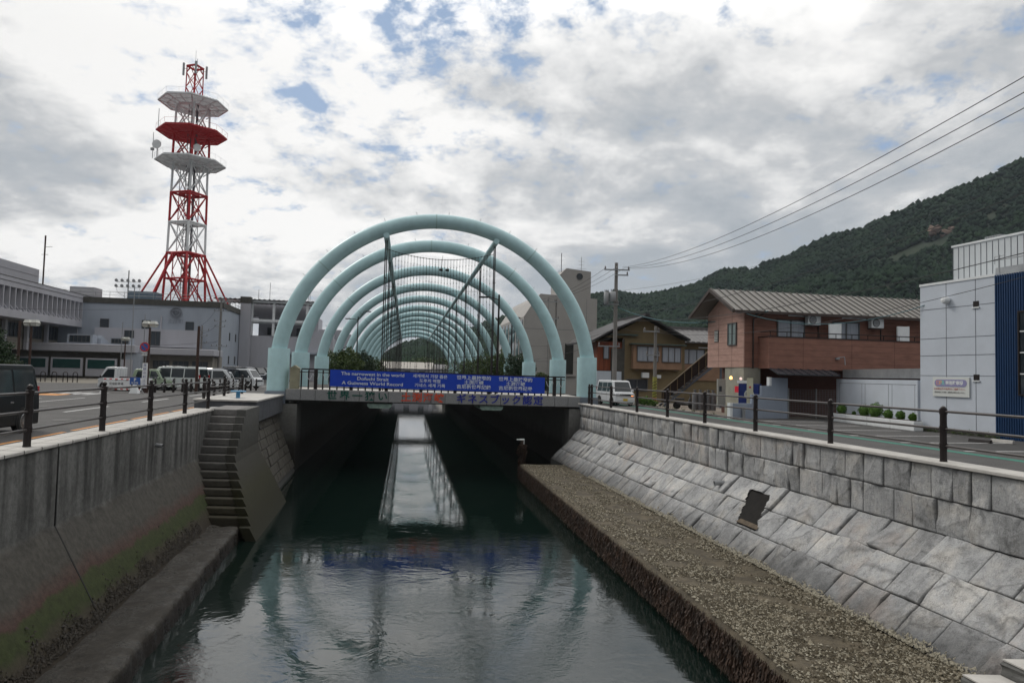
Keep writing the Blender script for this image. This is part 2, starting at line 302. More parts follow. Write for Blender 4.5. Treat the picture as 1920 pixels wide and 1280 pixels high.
def stone_mat():
    m = newmat('split_granite'); nt, N, L, b = nodes_of(m); g = N('ShaderNodeNewGeometry')
    def n_(sc, det, ro=.65):
        n = N('ShaderNodeTexNoise'); n.inputs['Scale'].default_value = sc; n.inputs['Detail'].default_value = det; n.inputs['Roughness'].default_value = ro; L(g.outputs['Position'], n.inputs[0]); return n.outputs[0]
    at_ = N('ShaderNodeAttribute'); at_.attribute_name = 'tone'
    r = N('ShaderNodeValToRGB'); L(n_(1.6, 8), r.inputs[0]); e = r.color_ramp.elements; e[0].position = .34; e[0].color = (.31,.315,.32,1); e[1].position = .66; e[1].color = (.50,.485,.46,1)
    q = e.new(.5); q.color = (.40,.405,.41,1)
    warm = N('ShaderNodeValToRGB'); L(n_(.55, 5), warm.inputs[0]); we = warm.color_ramp.elements; we[0].position = .55; we[0].color = (0,0,0,1); we[1].position = .72; we[1].color = (.55,.55,.55,1)
    mx = N('ShaderNodeMix'); mx.data_type = 'RGBA'; L(warm.outputs[0], mx.inputs[0]); L(r.outputs[0], mx.inputs[6]); mx.inputs[7].default_value = (.52,.42,.35,1)
    mn = N('ShaderNodeMapping'); mn.inputs['Scale'].default_value = (1, 1, .22); L(g.outputs['Position'], mn.inputs[0])
    dn = N('ShaderNodeTexNoise'); dn.inputs['Scale'].default_value = 3.5; dn.inputs['Detail'].default_value = 9; dn.inputs['Roughness'].default_value = .75; L(mn.outputs[0], dn.inputs[0])
    dr = N('ShaderNodeMapRange'); L(dn.outputs[0], dr.inputs[0]); dr.inputs[1].default_value = .34; dr.inputs[2].default_value = .52; dr.inputs[3].default_value = .66; dr.inputs[4].default_value = 1
    tone = N('ShaderNodeMath'); tone.operation = 'MULTIPLY'; L(at_.outputs['Fac'], tone.inputs[0]); L(dr.outputs[0], tone.inputs[1])
    sp = N('ShaderNodeSeparateXYZ'); L(g.outputs['Position'], sp.inputs[0])
    wz = N('ShaderNodeMath'); wz.operation = 'MULTIPLY_ADD'; L(n_(2.5, 8), wz.inputs[0]); wz.inputs[1].default_value = .7; L(sp.outputs[2], wz.inputs[2])
    wet = N('ShaderNodeMapRange'); L(wz.outputs[0], wet.inputs[0]); wet.inputs[1].default_value = -1.95; wet.inputs[2].default_value = -1.35; wet.inputs[3].default_value = .42; wet.inputs[4].default_value = 1
    t2 = N('ShaderNodeMath'); t2.operation = 'MULTIPLY'; L(tone.outputs[0], t2.inputs[0]); L(wet.outputs[0], t2.inputs[1])
    s = N('ShaderNodeVectorMath'); s.operation = 'SCALE'; L(mx.outputs[2], s.inputs[0]); L(t2.outputs[0], s.inputs['Scale']); L(s.outputs[0], b.inputs['Base Color'])
    b.inputs['Roughness'].default_value = .75; b.inputs['Specular IOR Level'].default_value = .3
    gn = N('ShaderNodeMapRange'); L(n_(38, 6, .8), gn.inputs[0]); gn.inputs[1].default_value = .3; gn.inputs[2].default_value = .7; gn.inputs[3].default_value = .72; gn.inputs[4].default_value = 1.2
    vo = N('ShaderNodeTexVoronoi'); vo.feature = 'DISTANCE_TO_EDGE'; vo.inputs['Scale'].default_value = 2.2
    wv = N('ShaderNodeVectorMath'); wv.operation = 'ADD'; nn_ = N('ShaderNodeTexNoise'); nn_.inputs['Scale'].default_value = 5; nn_.inputs['Detail'].default_value = 6; L(g.outputs['Position'], nn_.inputs[0]); L(g.outputs['Position'], wv.inputs[0]); L(nn_.outputs['Color'], wv.inputs[1]); L(wv.outputs[0], vo.inputs['Vector'])
    ck = N('ShaderNodeMapRange'); L(vo.outputs['Distance'], ck.inputs[0]); ck.inputs[1].default_value = 0; ck.inputs[2].default_value = .03; ck.inputs[3].default_value = .62; ck.inputs[4].default_value = 1
    g2 = N('ShaderNodeMath'); g2.operation = 'MULTIPLY'; L(gn.outputs[0], g2.inputs[0]); L(ck.outputs[0], g2.inputs[1]); g3 = N('ShaderNodeMath'); g3.operation = 'MULTIPLY'; L(g2.outputs[0], g3.inputs[0]); L(t2.outputs[0], g3.inputs[1]); L(g3.outputs[0], s.inputs['Scale'])
    bp = N('ShaderNodeBump'); bp.inputs['Strength'].default_value = 1; bp.inputs['Distance'].default_value = .03; L(n_(16, 14, .78), bp.inputs['Height']); L(bp.outputs[0], b.inputs['Normal']); return m
M_stone = stone_mat()
def water_mat():
    m = newmat('water'); nt, N, L, b = nodes_of(m); b.inputs['Base Color'].default_value = (.004,.010,.008,1); b.inputs['Roughness'].default_value = .035; b.inputs['IOR'].default_value = 1.95
    g = N('ShaderNodeNewGeometry')
    def n_(sc, det, sy, dist=0):
        mp = N('ShaderNodeMapping'); mp.inputs['Scale'].default_value = (1, sy, 1); mp.inputs['Rotation'].default_value = (0,0,.25); L(g.outputs['Position'], mp.inputs[0])
        n = N('ShaderNodeTexNoise'); n.inputs['Scale'].default_value = sc; n.inputs['Detail'].default_value = det; n.inputs['Roughness'].default_value = .6; n.inputs['Distortion'].default_value = dist; L(mp.outputs[0], n.inputs[0]); return n.outputs[0]
    patch = N('ShaderNodeMapRange'); L(n_(.28, 4, 1, 1.2), patch.inputs[0]); patch.inputs[1].default_value = .42; patch.inputs[2].default_value = .6; patch.inputs[3].default_value = .15; patch.inputs[4].default_value = 1
    sp = N('ShaderNodeSeparateXYZ'); L(g.outputs['Position'], sp.inputs[0]); yr = N('ShaderNodeMapRange'); L(sp.outputs[1], yr.inputs[0]); yr.inputs[1].default_value = 15; yr.inputs[2].default_value = 26; yr.inputs[3].default_value = 1; yr.inputs[4].default_value = .27
    pf = N('ShaderNodeMath'); pf.operation = 'MULTIPLY'; L(patch.outputs[0], pf.inputs[0]); L(yr.outputs[0], pf.inputs[1])
    fine = N('ShaderNodeMath'); fine.operation = 'MULTIPLY'; L(n_(7, 6, 1.2, .4), fine.inputs[0]); L(pf.outputs[0], fine.inputs[1])
    big = N('ShaderNodeMath'); big.operation = 'MULTIPLY'; L(n_(1.1, 3, 1.3, 1.0), big.inputs[0]); L(yr.outputs[0], big.inputs[1])
    b1 = N('ShaderNodeBump'); b1.inputs['Strength'].default_value = .42; b1.inputs['Distance'].default_value = .010; L(fine.outputs[0], b1.inputs['Height'])
    b2 = N('ShaderNodeBump'); b2.inputs['Strength'].default_value = .16; b2.inputs['Distance'].default_value = .05; L(big.outputs[0], b2.inputs['Height']); L(b1.outputs[0], b2.inputs['Normal'])
    L(b2.outputs[0], b.inputs['Normal']); return m
M_water = water_mat()
# ---------------------------------------------------------------- arch / bridge frame
AX = -.1535; AT = .152
def A(s, t, z=0): # s metres beyond the first arch along the row, t metres to the right of its centre
    return Vector((-3.94+AX*s+t*math.cos(AT), 36.7+s+t*math.sin(AT), z))
# ---------------------------------------------------------------- ground, water
def ground(name, quads, z, m):
    b = MB()
    for q in quads: b.quad(*[(p[0], p[1], z) for p in q])
    return tag(b.build(name, m), kind='structure')
LE = -8.9   # canal wall offset under the arches measured in t
def canal_edge(side, s): return A(s, side*7.15)
g = MB()
def gq(*p): g.quad(*[(q[0], q[1], 0) for q in p])
# left and right land, canal left open until s=330, joined beyond
eL0, eR0 = C(-6.9, -60, 0), C(10.95, -60, 0); eL1, eR1 = C(-6.9, 34.6, 0), C(10.95, 38, 0)
aL0, aR0 = A(-.4, -7.15), A(-.4, 7.15); aL1, aR1 = A(330, -7.15), A(330, 7.15)
gq((-1500,-60), eL0, eL1, (-1500, eL1.y)); gq((-1500, eL1.y), eL1, aL0, aL1, (-1500, aL1.y))
gq(eR0, (2500,-60), (2500, eR1.y), eR1); gq(aR0, eR1, (2500, eR1.y), (2500, aR1.y), aR1)
gq((-1500, aL1.y), aL1, aR1, (2500, aR1.y), (2500, 3500), (-1500, 3500))
tag(g.build('ground', M_asph), kind='structure')
w = MB(); w.quad((-40,-40,-3.2), (40,-40,-3.2), (0,60,-3.2), (-25,60,-3.2)); w.quad((-25,60,-3.2), (0,60,-3.2), A(330,9,-3.2), A(330,-9,-3.2))
tag(w.build('water', M_water), kind='structure')
# markings (4 mm above the ground)
def strip(b, p, q, wd, z=.004):
    p, q = Vector(p).to_2d(), Vector(q).to_2d(); d = (q-p).normalized(); n = Vector((-d.y, d.x))*wd/2
    b.quad((*(p-n), z), (*(q-n), z), (*(q+n), z), (*(p+n), z))
b = MB(); strip(b, C(14.6, 5, 0), C(14.6, 95, 0), .15)
for k in range(9):
    Y = 16+k*2.6; strip(b, C(18.0, Y, 0), C(18.0, Y, 0)+Vector((4.4, .82, 0)), .12)
strip(b, C(20.2, 15.5, 0), C(20.2, 18.5, 0), .9)
for k in range(8): strip(b, C(-13, 10+k*9, 0), C(-13, 14.5+k*9, 0), .15)
for k in range(6): strip(b, C(-19.2-k*.9, 44, 0), C(-19.2-k*.9, 47.5, 0), .4)
strip(b, C(-17.4, 10, 0), C(-17.4, 40, 0), .12); strip(b, C(-19, 38, 0), C(-26, 40, 0), .3); strip(b, C(-20, 33, 0), C(-30, 34, 0), .3)
tag(b.build('road_marking', M_white), kind='structure')
b = MB(); strip(b, C(17.5, 5, 0), C(17.5, 90, 0), .42); tag(b.build('green_line', M_grn), kind='structure')
b = MB()
for k in range(16): strip(b, C(-9.2, 6+k*2.4, 0), C(-9.2, 7.9+k*2.4, 0), .14)
b.quad((*C(-20, 42, 0).to_2d(), .004), (*C(-27, 42.5, 0).to_2d(), .004), (*C(-27, 45, 0).to_2d(), .004), (*C(-20, 44.5, 0).to_2d(), .004))
tag(b.build('orange_road_marking', M_org), kind='structure')
b = MB()   # paler forecourt on the right in front of the houses
b.quad(*[(*p.to_2d(), .004) for p in (C(18.4, 37.5, 0), C(24, 37.5, 0), C(24, 56, 0), C(18.4, 54, 0))])
tag(b.build('forecourt', mat('forecourt_concrete', (.20,.17,.14), .9, var=.2), None), kind='structure')
b = MB()
for o_ in (-60,): b.quad(*[(*p.to_2d(), .004) for p in (C(-30, 70, 0), C(-44, 62, 0), C(-44, 95, 0), C(-26, 92, 0))])
tag(b.build('plaza', mat('plaza_paving', (.16,.145,.12), .9, var=.15)), kind='structure')
for (o_, Y, l, r_) in ((-11.2, 24, 'round iron manhole cover on the left road near the yellow edge line', .33), (-15.5, 31, 'round iron manhole cover farther across the left road', .33), (16.2, 27, 'round iron manhole cover on the right road opposite the white wall', .33), (-21, 40, 'round iron manhole cover near the orange paving patch', .3)):
    t = thing('manhole_cover', l, 'manhole', C(o_, Y, .004)); b = MB(); b.lathe([(r_, 0), (r_, .008), (r_-.03, .012), (.01, .013)], n=24); b.build('cover', mat('iron', (.05,.048,.045), .6, var=.3, vs=30), t)
b = MB(); rnd = random.Random(11)
for (o0, o1, y0, y1) in ((-12.4, -10.2, 14, 22), (-16.8, -14.2, 26, 29.5), (-18.8, -13.4, 33.6, 34.4), (12, 14, 20, 29), (15.2, 16.9, 33, 37), (-30, -19.4, 36.2, 36.9), (19, 23, 22, 24.6)):
    b.quad(*[(*C(a, y, 0).to_2d(), .002) for a, y in ((o0, y0), (o1, y0), (o1, y1), (o0, y1))])
tag(b.build('asphalt_patch', mat('patched_asphalt', (.055,.054,.053), .9, var=.2, vs=2)), kind='structure')
b = MB()
for k in range(16):
    y = 10+k*3.1; o_ = rnd.uniform(-24, -10); pth = []
    for j in range(9): pth.append((o_+rnd.uniform(-.15, .15)+j*.45*(1 if k % 2 else .1), y+rnd.uniform(-.1, .1)+j*.4*(0.1 if k % 2 else 1)))
    for (a0, c0), (a1, c1) in zip(pth[:-1], pth[1:]): strip(b, C(a0, c0, 0), C(a1, c1, 0), .025, .003)
tag(b.build('asphalt_crack', mat('crack_black', (.025,)*3, .95, var=0)), kind='structure')
# ---------------------------------------------------------------- right stone wall
def prof_r(u):   # distance down the face -> (o, z, normal_o, normal_z)
    if u < 1.28: return 10.6-u*0, .48-u, -1, 0
    k = u-1.28; return 10.6-k*.684, -.80-k*.7295, -.7295, .684
def stonewall():
    t = thing('stone_retaining_wall', 'pale split-granite block wall with a sloping lower half along the right bank', 'wall', C(10.6, 9, .5), CA)
    V = []; Fc = []; T = []; inv = ROOT[t.name].inverted(); rnd = random.Random(3)
    courses = [(0, .62), (.62, 1.28), (1.28, 2.02), (2.02, 2.76), (2.76, 3.50)]
    for ci, (u0, u1) in enumerate(courses):
        Y = 6.2+rnd.random()
        while Y < 36.6:
            wd = rnd.choice([.4, .5, .6, .75, .9]) if ci < 2 else rnd.choice([.6, .7, .85, 1.0]); Y1 = min(Y+wd, 36.7)
            if ci == 2 and Y < 15.0 < Y1+.2: Y1 = max(Y1, 15.1)
            hole = False
            res = .024 if Y < 13.5 else .04 if Y < 20 else .07 if Y < 27 else .13
            ny = max(5, int(wd/res)); nu = max(5, int((u1-u0)/res)); tone = rnd.uniform(.82, 1.12); ph = rnd.random()*50; ja = .013/(u1-u0); jc = .013/(Y1-Y); base = len(V); tilt = rnd.uniform(-.02, .02)
            planes = [(rnd.uniform(.0, .035), rnd.uniform(-.16, .16), rnd.uniform(-.14, .14), rnd.random(), rnd.random()) for _ in range(5)]+[(.05, 0, 0, .5, .5)]; step_at = rnd.uniform(.3, .7); step_h = rnd.choice([0, .035, .06, -.04, -.05]); tu = rnd.uniform(-.02, .02)
            for i in range(nu+1):
                for j in range(ny+1):
                    a = i/nu; c = j/ny; a = 0 if i == 0 else 1 if i == nu else lerp(ja, 1-ja, (i-1)/(nu-2)); c = 0 if j == 0 else 1 if j == ny else lerp(jc, 1-jc, (j-1)/(ny-2)); uu = u0+.003+(u1-u0-.006)*a; yy = Y+.003+(Y1-Y-.006)*c
                    ed = min((uu-u0), (u1-uu), (yy-Y), (Y1-yy)); e = min(1, max(0, (ed-.002)/.014)); e = e*(2-e)
                    edge = i in (0, nu) or j in (0, ny)
                    q = Vector((yy*1.7+ph, uu*1.7, ph)); n1 = noise.noise(q*1.1); n2 = noise.noise(q*3.1); n3 = noise.noise(q*8)
                    rid = 1-abs(noise.noise(q*1.5+Vector((0, 0, 9))))*2
                    xs = c+n2*.12-step_at; st = step_h*max(0, min(1, xs*14))
                    cw = c+.10*n2; aw_ = a+.10*noise.noise(q*2.3+Vector((7, 7, 7))); hp_ = sorted(p_[0]+p_[1]*(cw-p_[3])*(Y1-Y)+p_[2]*(aw_-p_[4])*(u1-u0) for p_ in planes); hgt = .040+hp_[0]*1.35+.010*n2+.008*n3+.4*st; crease = max(0, 1-(hp_[1]-hp_[0])/.006)*(.5+.5*(n1 > 0)); tone_v = tone*(1-.42*crease)
                    if i in (0, nu) or j in (0, ny): hgt = -.022
                    else: hgt = max(.004, hgt)*e
                    if hole: hgt = -.05
                    o_, z_, no, nz = prof_r(uu); V.append(inv @ C(o_+no*hgt, yy, z_+nz*hgt)); T.append(.14 if edge else tone_v)
            for i in range(nu):
                for j in range(ny):
                    uc = u0+(u1-u0)*(i+.5)/nu; yc = Y+(Y1-Y)*(j+.5)/ny; wob = .045*noise.noise(Vector((uc*9, yc*5, 0)))
                    sh_ = 18.62+(1.66-uc)*.55+wob
                    if 1.62 < uc < 2.66 and sh_-.42 < yc < sh_+.58: continue
                    k = base+i*(ny+1)+j; Fc.append((k, k+1, k+ny+2, k+ny+1))
            Y = Y1
    v = np.array([tuple(p) for p in V]); o = mesh_np('stonework', v, np.array(Fc), M_stone, t, smooth=False)
    a = o.data.attributes.new('tone', 'FLOAT', 'POINT'); a.data.foreach_set('value', np.array(T, dtype=np.float32))
    b = MB(); J = []
    for (o_, z_) in ((10.63, .49), (10.63, -.80), (9.10, -2.43), (9.10, -3.4), (11.2, -3.4), (11.2, .49)): J.append((o_, z_))
    b.prism(J, lambda u, v, k: C(u, (4.6, 36.9)[k], v)); b.build('backing', mat('mortar', (.06,.06,.058), .9), t, True)
    b = MB(); b.prism([(10.5, .49), (10.5, .56), (11.05, .56), (11.05, .49)], lambda u, v, k: C(u, (4.6, 36.9)[k], v)); b.build('cap', M_lconc, t, True, bevel=.012, seg=1)
    # broken-edged drain opening in the batter; black sheet paints the shade of its depth
    b = MB(); pts = []
    for uu, yy in ((1.55, 18.1), (1.55, 19.4), (2.15, 19.2), (2.68, 18.9), (2.68, 17.5), (2.15, 17.8)):
        o_, z_, no, nz = prof_r(uu); pts.append(C(o_-no*.015+0, yy, z_-nz*.015))
    b.add([p+Vector((-.012*.73, 0, .012*.684)) for p in pts], [tuple(range(6))]); b.build('drain_shade_sheet', mat('hole_shade_black', (.007,.006,.005), .95, var=.5, vs=7), t, True)
    b = MB(); q4 = []
    for uu, yy, hh in ((2.52, 17.65, .0), (2.52, 18.6, .0), (2.67, 18.6, .05), (2.67, 17.6, .05)):
        o_, z_, no, nz = prof_r(uu); q4.append(C(o_+no*hh, yy, z_+nz*hh))
    b.add(q4, [(0,1,2,3)]); b.build('sill', mat('rust_mud', (.085,.065,.045), .9, var=.4, vs=9), t, True)
    def pipe(Y, uu, r, ln):
        o_, z_, no, nz = prof_r(uu); p = C(o_, Y, z_); d = Vector((-.97, 0, .05)).normalized(); d = Vector((-.95, .0, -.05))
        b = MB(); b.tube([p, p+d*ln], r, 14, cap=False); b.tube([p, p+d*ln], r*.82, 14, cap=False); q = b.build('drain_pipe', M_galv, t, True, smooth=True)
        b = MB(); b.lathe([(r*.83, 0), (.001, .001)], (0,0,0), 14, 'x'); b.v = [v+p+d*ln*.5 for v in b.v]; b.build('bore', mat('hole_shade_black', (.012,)*3), q, True)
    pipe(20.7, 1.66, .075, .32); pipe(30.0, 1.36, .07, .22)
stonewall()
# granite steps at the near end of the right ledge
t = thing('granite_steps', 'rough-faced granite steps rising from the right ledge in the bottom right corner', 'steps', C(8, 9, -2.4), CA)
for o_, z_ in ((7.6, -2.15), (8.1, -1.95), (8.65, -1.73)):
    b = MB(); V_ = []; n_ = 26; m_ = 8
    b.prism([(o_+.05, z_-.32), (o_+.05, z_-.02), (o_+.9, z_-.02), (o_+.9, z_-.32)], lambda u, v, k: C(u, (5, 9.55)[k], v)); b.prism([(o_, z_-.02), (o_, z_), (o_+.9, z_), (o_+.9, z_-.02)], lambda u, v, k: C(u, (5, 9.6)[k], v)); b.build('step', M_lconc, t, True)
    b = MB()
    for i in range(n_+1):
        for j in range(m_+1):
            Y_ = lerp(5, 9.6, i/n_); h_ = .035+.05*noise.noise(Vector((Y_*3, j*.6, o_*5))); h_ = 0 if j in (0, m_) else h_; V_.append(C(o_+.03-h_, Y_, z_-.02-.36*j/m_))
    for j in range(m_+1): V_.append(C(o_+.03, 9.6, z_-.02-.36*j/m_))
    b.add(V_, [(i*(m_+1)+j, i*(m_+1)+j+1, (i+1)*(m_+1)+j+1, (i+1)*(m_+1)+j) for i in range(n_) for j in range(m_)])
    V_ = []
    for i in range(11):
        for j in range(m_+1): h_ = .03+.05*noise.noise(Vector((i*.5, j*.6, o_*7))); h_ = 0 if j in (0, m_) or i == 10 else h_; V_.append(C(o_+.02+.8*i/10, 9.57+h_, z_-.02-.36*j/m_))
    b.add(V_, [(i*(m_+1)+j, i*(m_+1)+j+1, (i+1)*(m_+1)+j+1, (i+1)*(m_+1)+j) for i in range(10) for j in range(m_)])
    b.build('rough_face', mat('rough_granite', (.10,.10,.095), .8, var=.35, vs=4, bump=.8, bs=12), t, True, smooth=False)
# ledge at the foot of the right wall
t = thing('concrete_ledge', 'low mud-covered ledge crusted with oyster shells at the foot of the granite wall', 'ledge', C(8, 12, -2.4), CA)
NY = 120; V = []; Fa = []
cross = [(0, -3.5), (0, -2.75), (.03, -2.45), (.12, -2.40), (.35, 0), (.6, 0), (.85, 0), (1.03, 0)]
inv = ROOT[t.name].inverted()
for i in range(NY+1):
    Y = 5+29.2*i/NY
    for j, (f, z) in enumerate(cross):
        e = lerp(6.05, 6.88, (Y-5)/29.2); w_ = 9.35; o_ = e+(w_-e)*f
        o_ += .07*noise.noise(Vector((Y*2.2, j*.7, 0))) if j < 4 else 0
        zz = z if j < 3 else -2.40+.05*noise.noise(Vector((Y*1.1, o_*1.3, 4)))-.02
        V.append(tuple(inv @ C(o_, Y, zz)))
nc = len(cross)
for i in range(NY):
    for j in range(nc-1): k = i*nc+j; Fa.append((k, k+nc, k+nc+1, k+1))
led = mesh_np('slab', np.array(V), np.array(Fa), M_ledgeR, t)
b = MB(); b.box(0,0,0,0,0,0); b = MB(); b.prism([(6.9, -3.5), (6.9, -2.45), (9.3, -2.45), (9.3, -3.5)], lambda u, v, k: C(u, (34.15, 34.25)[k], v)); b.build('end_face', M_weed, t, True)
def scatter(n, fn, size, flat=.35):   # little tetra-like chips
    P = np.array([fn() for _ in range(n)]); s = size*(.5+rng.random(n)**2*1.3)
    ang = rng.random(n)*6.28; sh = []
    base = np.array([(-1,-.6,0), (1,-.5,0), (.2,.8,0), (0,0,1.)])
    ca, sa = np.cos(ang), np.sin(ang); out = np.zeros((n, 4, 3))
    for k in range(4):
        x, y, z = base[k]; x = x+rng.normal(0, .25, n); y = y+rng.normal(0, .25, n)
        out[:, k, 0] = P[:, 0]+(x*ca-y*sa)*s; out[:, k, 1] = P[:, 1]+(x*sa+y*ca)*s; out[:, k, 2] = P[:, 2]+z*s*flat*(.5+rng.random(n)) - .004+rng.normal(0, .3, n)*s*flat
    f = np.array([(0,1,3),(1,2,3),(2,0,3)]); F_ = (np.arange(n)[:, None, None]*4+f[None]).reshape(-1, 3); return out.reshape(-1, 3), F_
def ledge_pt():
    while True:
        Y = 7.5+26.5*random.random()**1.9; f = random.random(); e = lerp(6.05, 6.88, (Y-5)/29.2)
        dens = .30+1.3*noise.noise(Vector((Y*1.3, f*4, 2)))+.3*(f > .9)+.25*(f < .3)+.25*(Y < 15)
        if random.random() < dens: break
    o_ = e+.1+(9.2-e-.1)*f; return tuple(C(o_, Y, -2.405+.05*noise.noise(Vector((Y*1.1, o_*1.3, 4)))))
v, f = scatter(20000, ledge_pt, .019, .6); tag(mesh_np('oyster_shells', v, f, M_shell), 'pale broken oyster shells strewn over the mud of the right ledge', 'shells', kind='stuff')
v, f = scatter(5000, ledge_pt, .036, .7); tag(mesh_np('oyster_clumps', v, f, mat('clump_brown', (.05,.04,.025), .7, var=0, col2=(.24,.21,.15), vs=14)), 'larger brown oyster clumps scattered over the right ledge', 'oysters', kind='stuff')
v, f = scatter(52000, ledge_pt, .017, .8); tag(mesh_np('gravel', v, f, mat('dark_gravel', (.02,.016,.009), .8, var=0, col2=(.085,.068,.038), vs=30)), 'dark brown gravel scattered over the mud of the right ledge', 'gravel', kind='stuff')
def foot_pt():
    Y = 8+22*random.random()**1.3; u = 3.5-abs(random.gauss(0, .055))*(1+.8*noise.noise(Vector((Y, 0, 0)))); o_, z_, no, nz = prof_r(u); return tuple(C(o_+no*.05, Y, z_+nz*.05))
v, f = scatter(5200, foot_pt, .021, 1.2); tag(mesh_np('barnacles', v, f, M_shell), 'pale barnacles and oysters clinging along the foot of the granite wall', 'barnacles', kind='stuff')
def fringe(n, o0, Yr, z0, zl, size, name, label):
    Y = Yr[0]+(Yr[1]-Yr[0])*rng.random(n)**1.2; P = np.zeros((n, 4, 3)); L_ = zl*(.3+.7*rng.random(n)); wd = size*(.5+rng.random(n))
    o_ = o0(Y)-.02-.10*rng.random(n); zt = z0+.02-rng.random(n)*abs(-3.2-z0)*.8
    P[:, 0] = np.stack([o_-CS*Y, Y-wd, zt], 1); P[:, 1] = np.stack([o_-CS*Y, Y+wd, zt], 1)
    oo = o_-.05*rng.random(n); P[:, 2] = np.stack([oo-CS*(Y+wd), Y+wd*.4+rng.normal(0,.02,n), zt-L_], 1); P[:, 3] = np.stack([oo-CS*(Y-wd), Y-wd*.2+rng.normal(0,.02,n), zt-L_*1.05], 1)
    return tag(mesh_np(name, P.reshape(-1, 3), np.arange(4*n).reshape(n, 4), M_weed), label, 'seaweed', kind='stuff')
fringe(26000, lambda Y: 6.05+(Y-5)/29.2*.83, (6, 34), -2.42, .16, .012, 'seaweed', 'reddish brown seaweed hanging over the edge of the right ledge')
# ---------------------------------------------------------------- left sea wall
def lo(z, sh=0): return -6.07+sh if z >= -1.04 else -6.07+sh+(-1.04-z)*.56
t = thing('concrete_seawall', 'dark streaked concrete wall with a sloping algae-covered foot along the left bank', 'wall', C(-6.1, 12, .5), CA)
V = []; Fa = []; inv = ROOT[t.name].inverted()
zs = [.44, -.3, -1.0, -1.04, -1.1, -1.4, -1.75, -2.1, -2.45, -2.85, -3.4]
ys = [4.5+i*.25 for i in range(int((24.6-4.5)/.25)+1)]
for Y in ys:
    for z in zs: V.append(tuple(inv @ C(lo(z)+.02*noise.noise(Vector((Y*.8, z*1.2, 1))), Y, z)))
for i in range(len(ys)-1):
    for j in range(len(zs)-1): k = i*len(zs)+j; Fa.append((k, k+1, k+len(zs)+1, k+len(zs)))
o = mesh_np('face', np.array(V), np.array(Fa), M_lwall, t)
b = MB(); b.prism([(-6.02, .44), (-6.02, .5), (-6.78, .5), (-6.78, .44)], lambda u, v, k: C(u, (4.5, 24.7)[k], v)); b.build('cap', M_lconc, t, True, bevel=.01, seg=1)
b = MB(); y_ = 5.0
while y_ < 24.5:
    b.hexa([C(-6.012, y_, .44), C(-6.775, y_, .44), C(-6.775, y_+.012, .44), C(-6.012, y_+.012, .44), C(-6.012, y_, .5015), C(-6.775, y_, .5015), C(-6.775, y_+.012, .5015), C(-6.012, y_+.012, .5015)]); y_ += .6
b.hexa([C(-6.41, 4.6, .45), C(-6.40, 4.6, .45), C(-6.40, 24.6, .45), C(-6.41, 24.6, .45), C(-6.41, 4.6, .5013), C(-6.40, 4.6, .5013), C(-6.40, 24.6, .5013), C(-6.41, 24.6, .5013)])
b.build('cap_joint', mat('joint_grey', (.13,.125,.12), .9, var=.2), t, True)
b = MB(); b.prism([(-6.16, .43), (-6.16, -3.4), (-6.72, -3.4), (-6.72, .43)], lambda u, v, k: C(u, (4.5, 27)[k], v)); b.build('backing', M_conc, t, True)
b = MB()
for Y in (12.95,): 
    for (z0, z1) in ((.5, -1.04), (-1.04, -2.85)):
        b.hexa([C(lo(z0)+.003, Y-.02, z0), C(lo(z0)+.006, Y-.02, z0), C(lo(z0)+.006, Y+.02, z0), C(lo(z0)+.003, Y+.02, z0)]+[C(lo(z1)+.003, Y-.02, z1), C(lo(z1)+.022, Y-.02, z1), C(lo(z1)+.022, Y+.02, z1), C(lo(z1)+.003, Y+.02, z1)])
b.build('expansion_joint', mat('joint_black', (.015,)*3), t, True)
b = MB(); b.tube([C(-6.0, 18.3, -.12), C(-5.82, 18.3, -.14)], .055, 12, cap=False); b.tube([C(-6.0, 18.3, -.12), C(-5.82, 18.3, -.14)], .045, 12, cap=False); b.build('drain_pipe', M_galv, t, True, smooth=True)
t = thing('concrete_ledge', 'wet uneven grey ledge just above the water at the foot of the left wall', 'ledge', C(-4.5, 12, -2.8), CA)
V = []; Fa = []; inv = ROOT[t.name].inverted(); cr = [(-5.35, 0), (-4.9, 0), (-4.6, 0), (-4.3, 0), (-4.06, 0), (-4.0, -.07), (-3.93, -.7)]; n_ = 160
for i in range(n_+1):
    Y = 5+15.9*i/n_; sh = -.02*(Y-10)
    for j, (o_, z) in enumerate(cr):
        V.append(tuple(inv @ C(o_+(sh if j > 2 else sh*j/3)+.05*noise.noise(Vector((Y*1.1, 2, 0)))+.05*noise.noise(Vector((Y*4.5, j*.6, 0))), Y, -2.8+z+.06*noise.noise(Vector((Y*.9, o_*2, 7)))+.03*noise.noise(Vector((Y*4, o_*5, 7))))))
for i in range(n_):
    for j in range(6): k = i*7+j; Fa.append((k, k+1, k+8, k+7))
mesh_np('slab', np.array(V), np.array(Fa), M_ledgeL, t)
b = MB(); b.prism([(-5.5, -2.84), (-4.3, -2.84), (-4.15, -3.5), (-5.5, -3.5)], lambda u, v, k: C(u, (20.4, 21.0)[k], v)); b.build('end_block', M_weed, t, True)
def bl():
    Y = 6+14*random.random(); z = -2.74+abs(random.gauss(0, .17))*(.4+1.2*max(0, noise.noise(Vector((Y*1.7, 0, 3)))+.4)); return tuple(C(lo(z)+.02, Y, z))
v, f = scatter(6500, bl, .019, 1.1); tag(mesh_np('mussels', v, f, mat('mussel_black', (.012,.009,.007), .7, var=0, col2=(.035,.028,.018), vs=9)), 'dark mussels clustered along the foot of the left wall', 'mussels', kind='stuff')
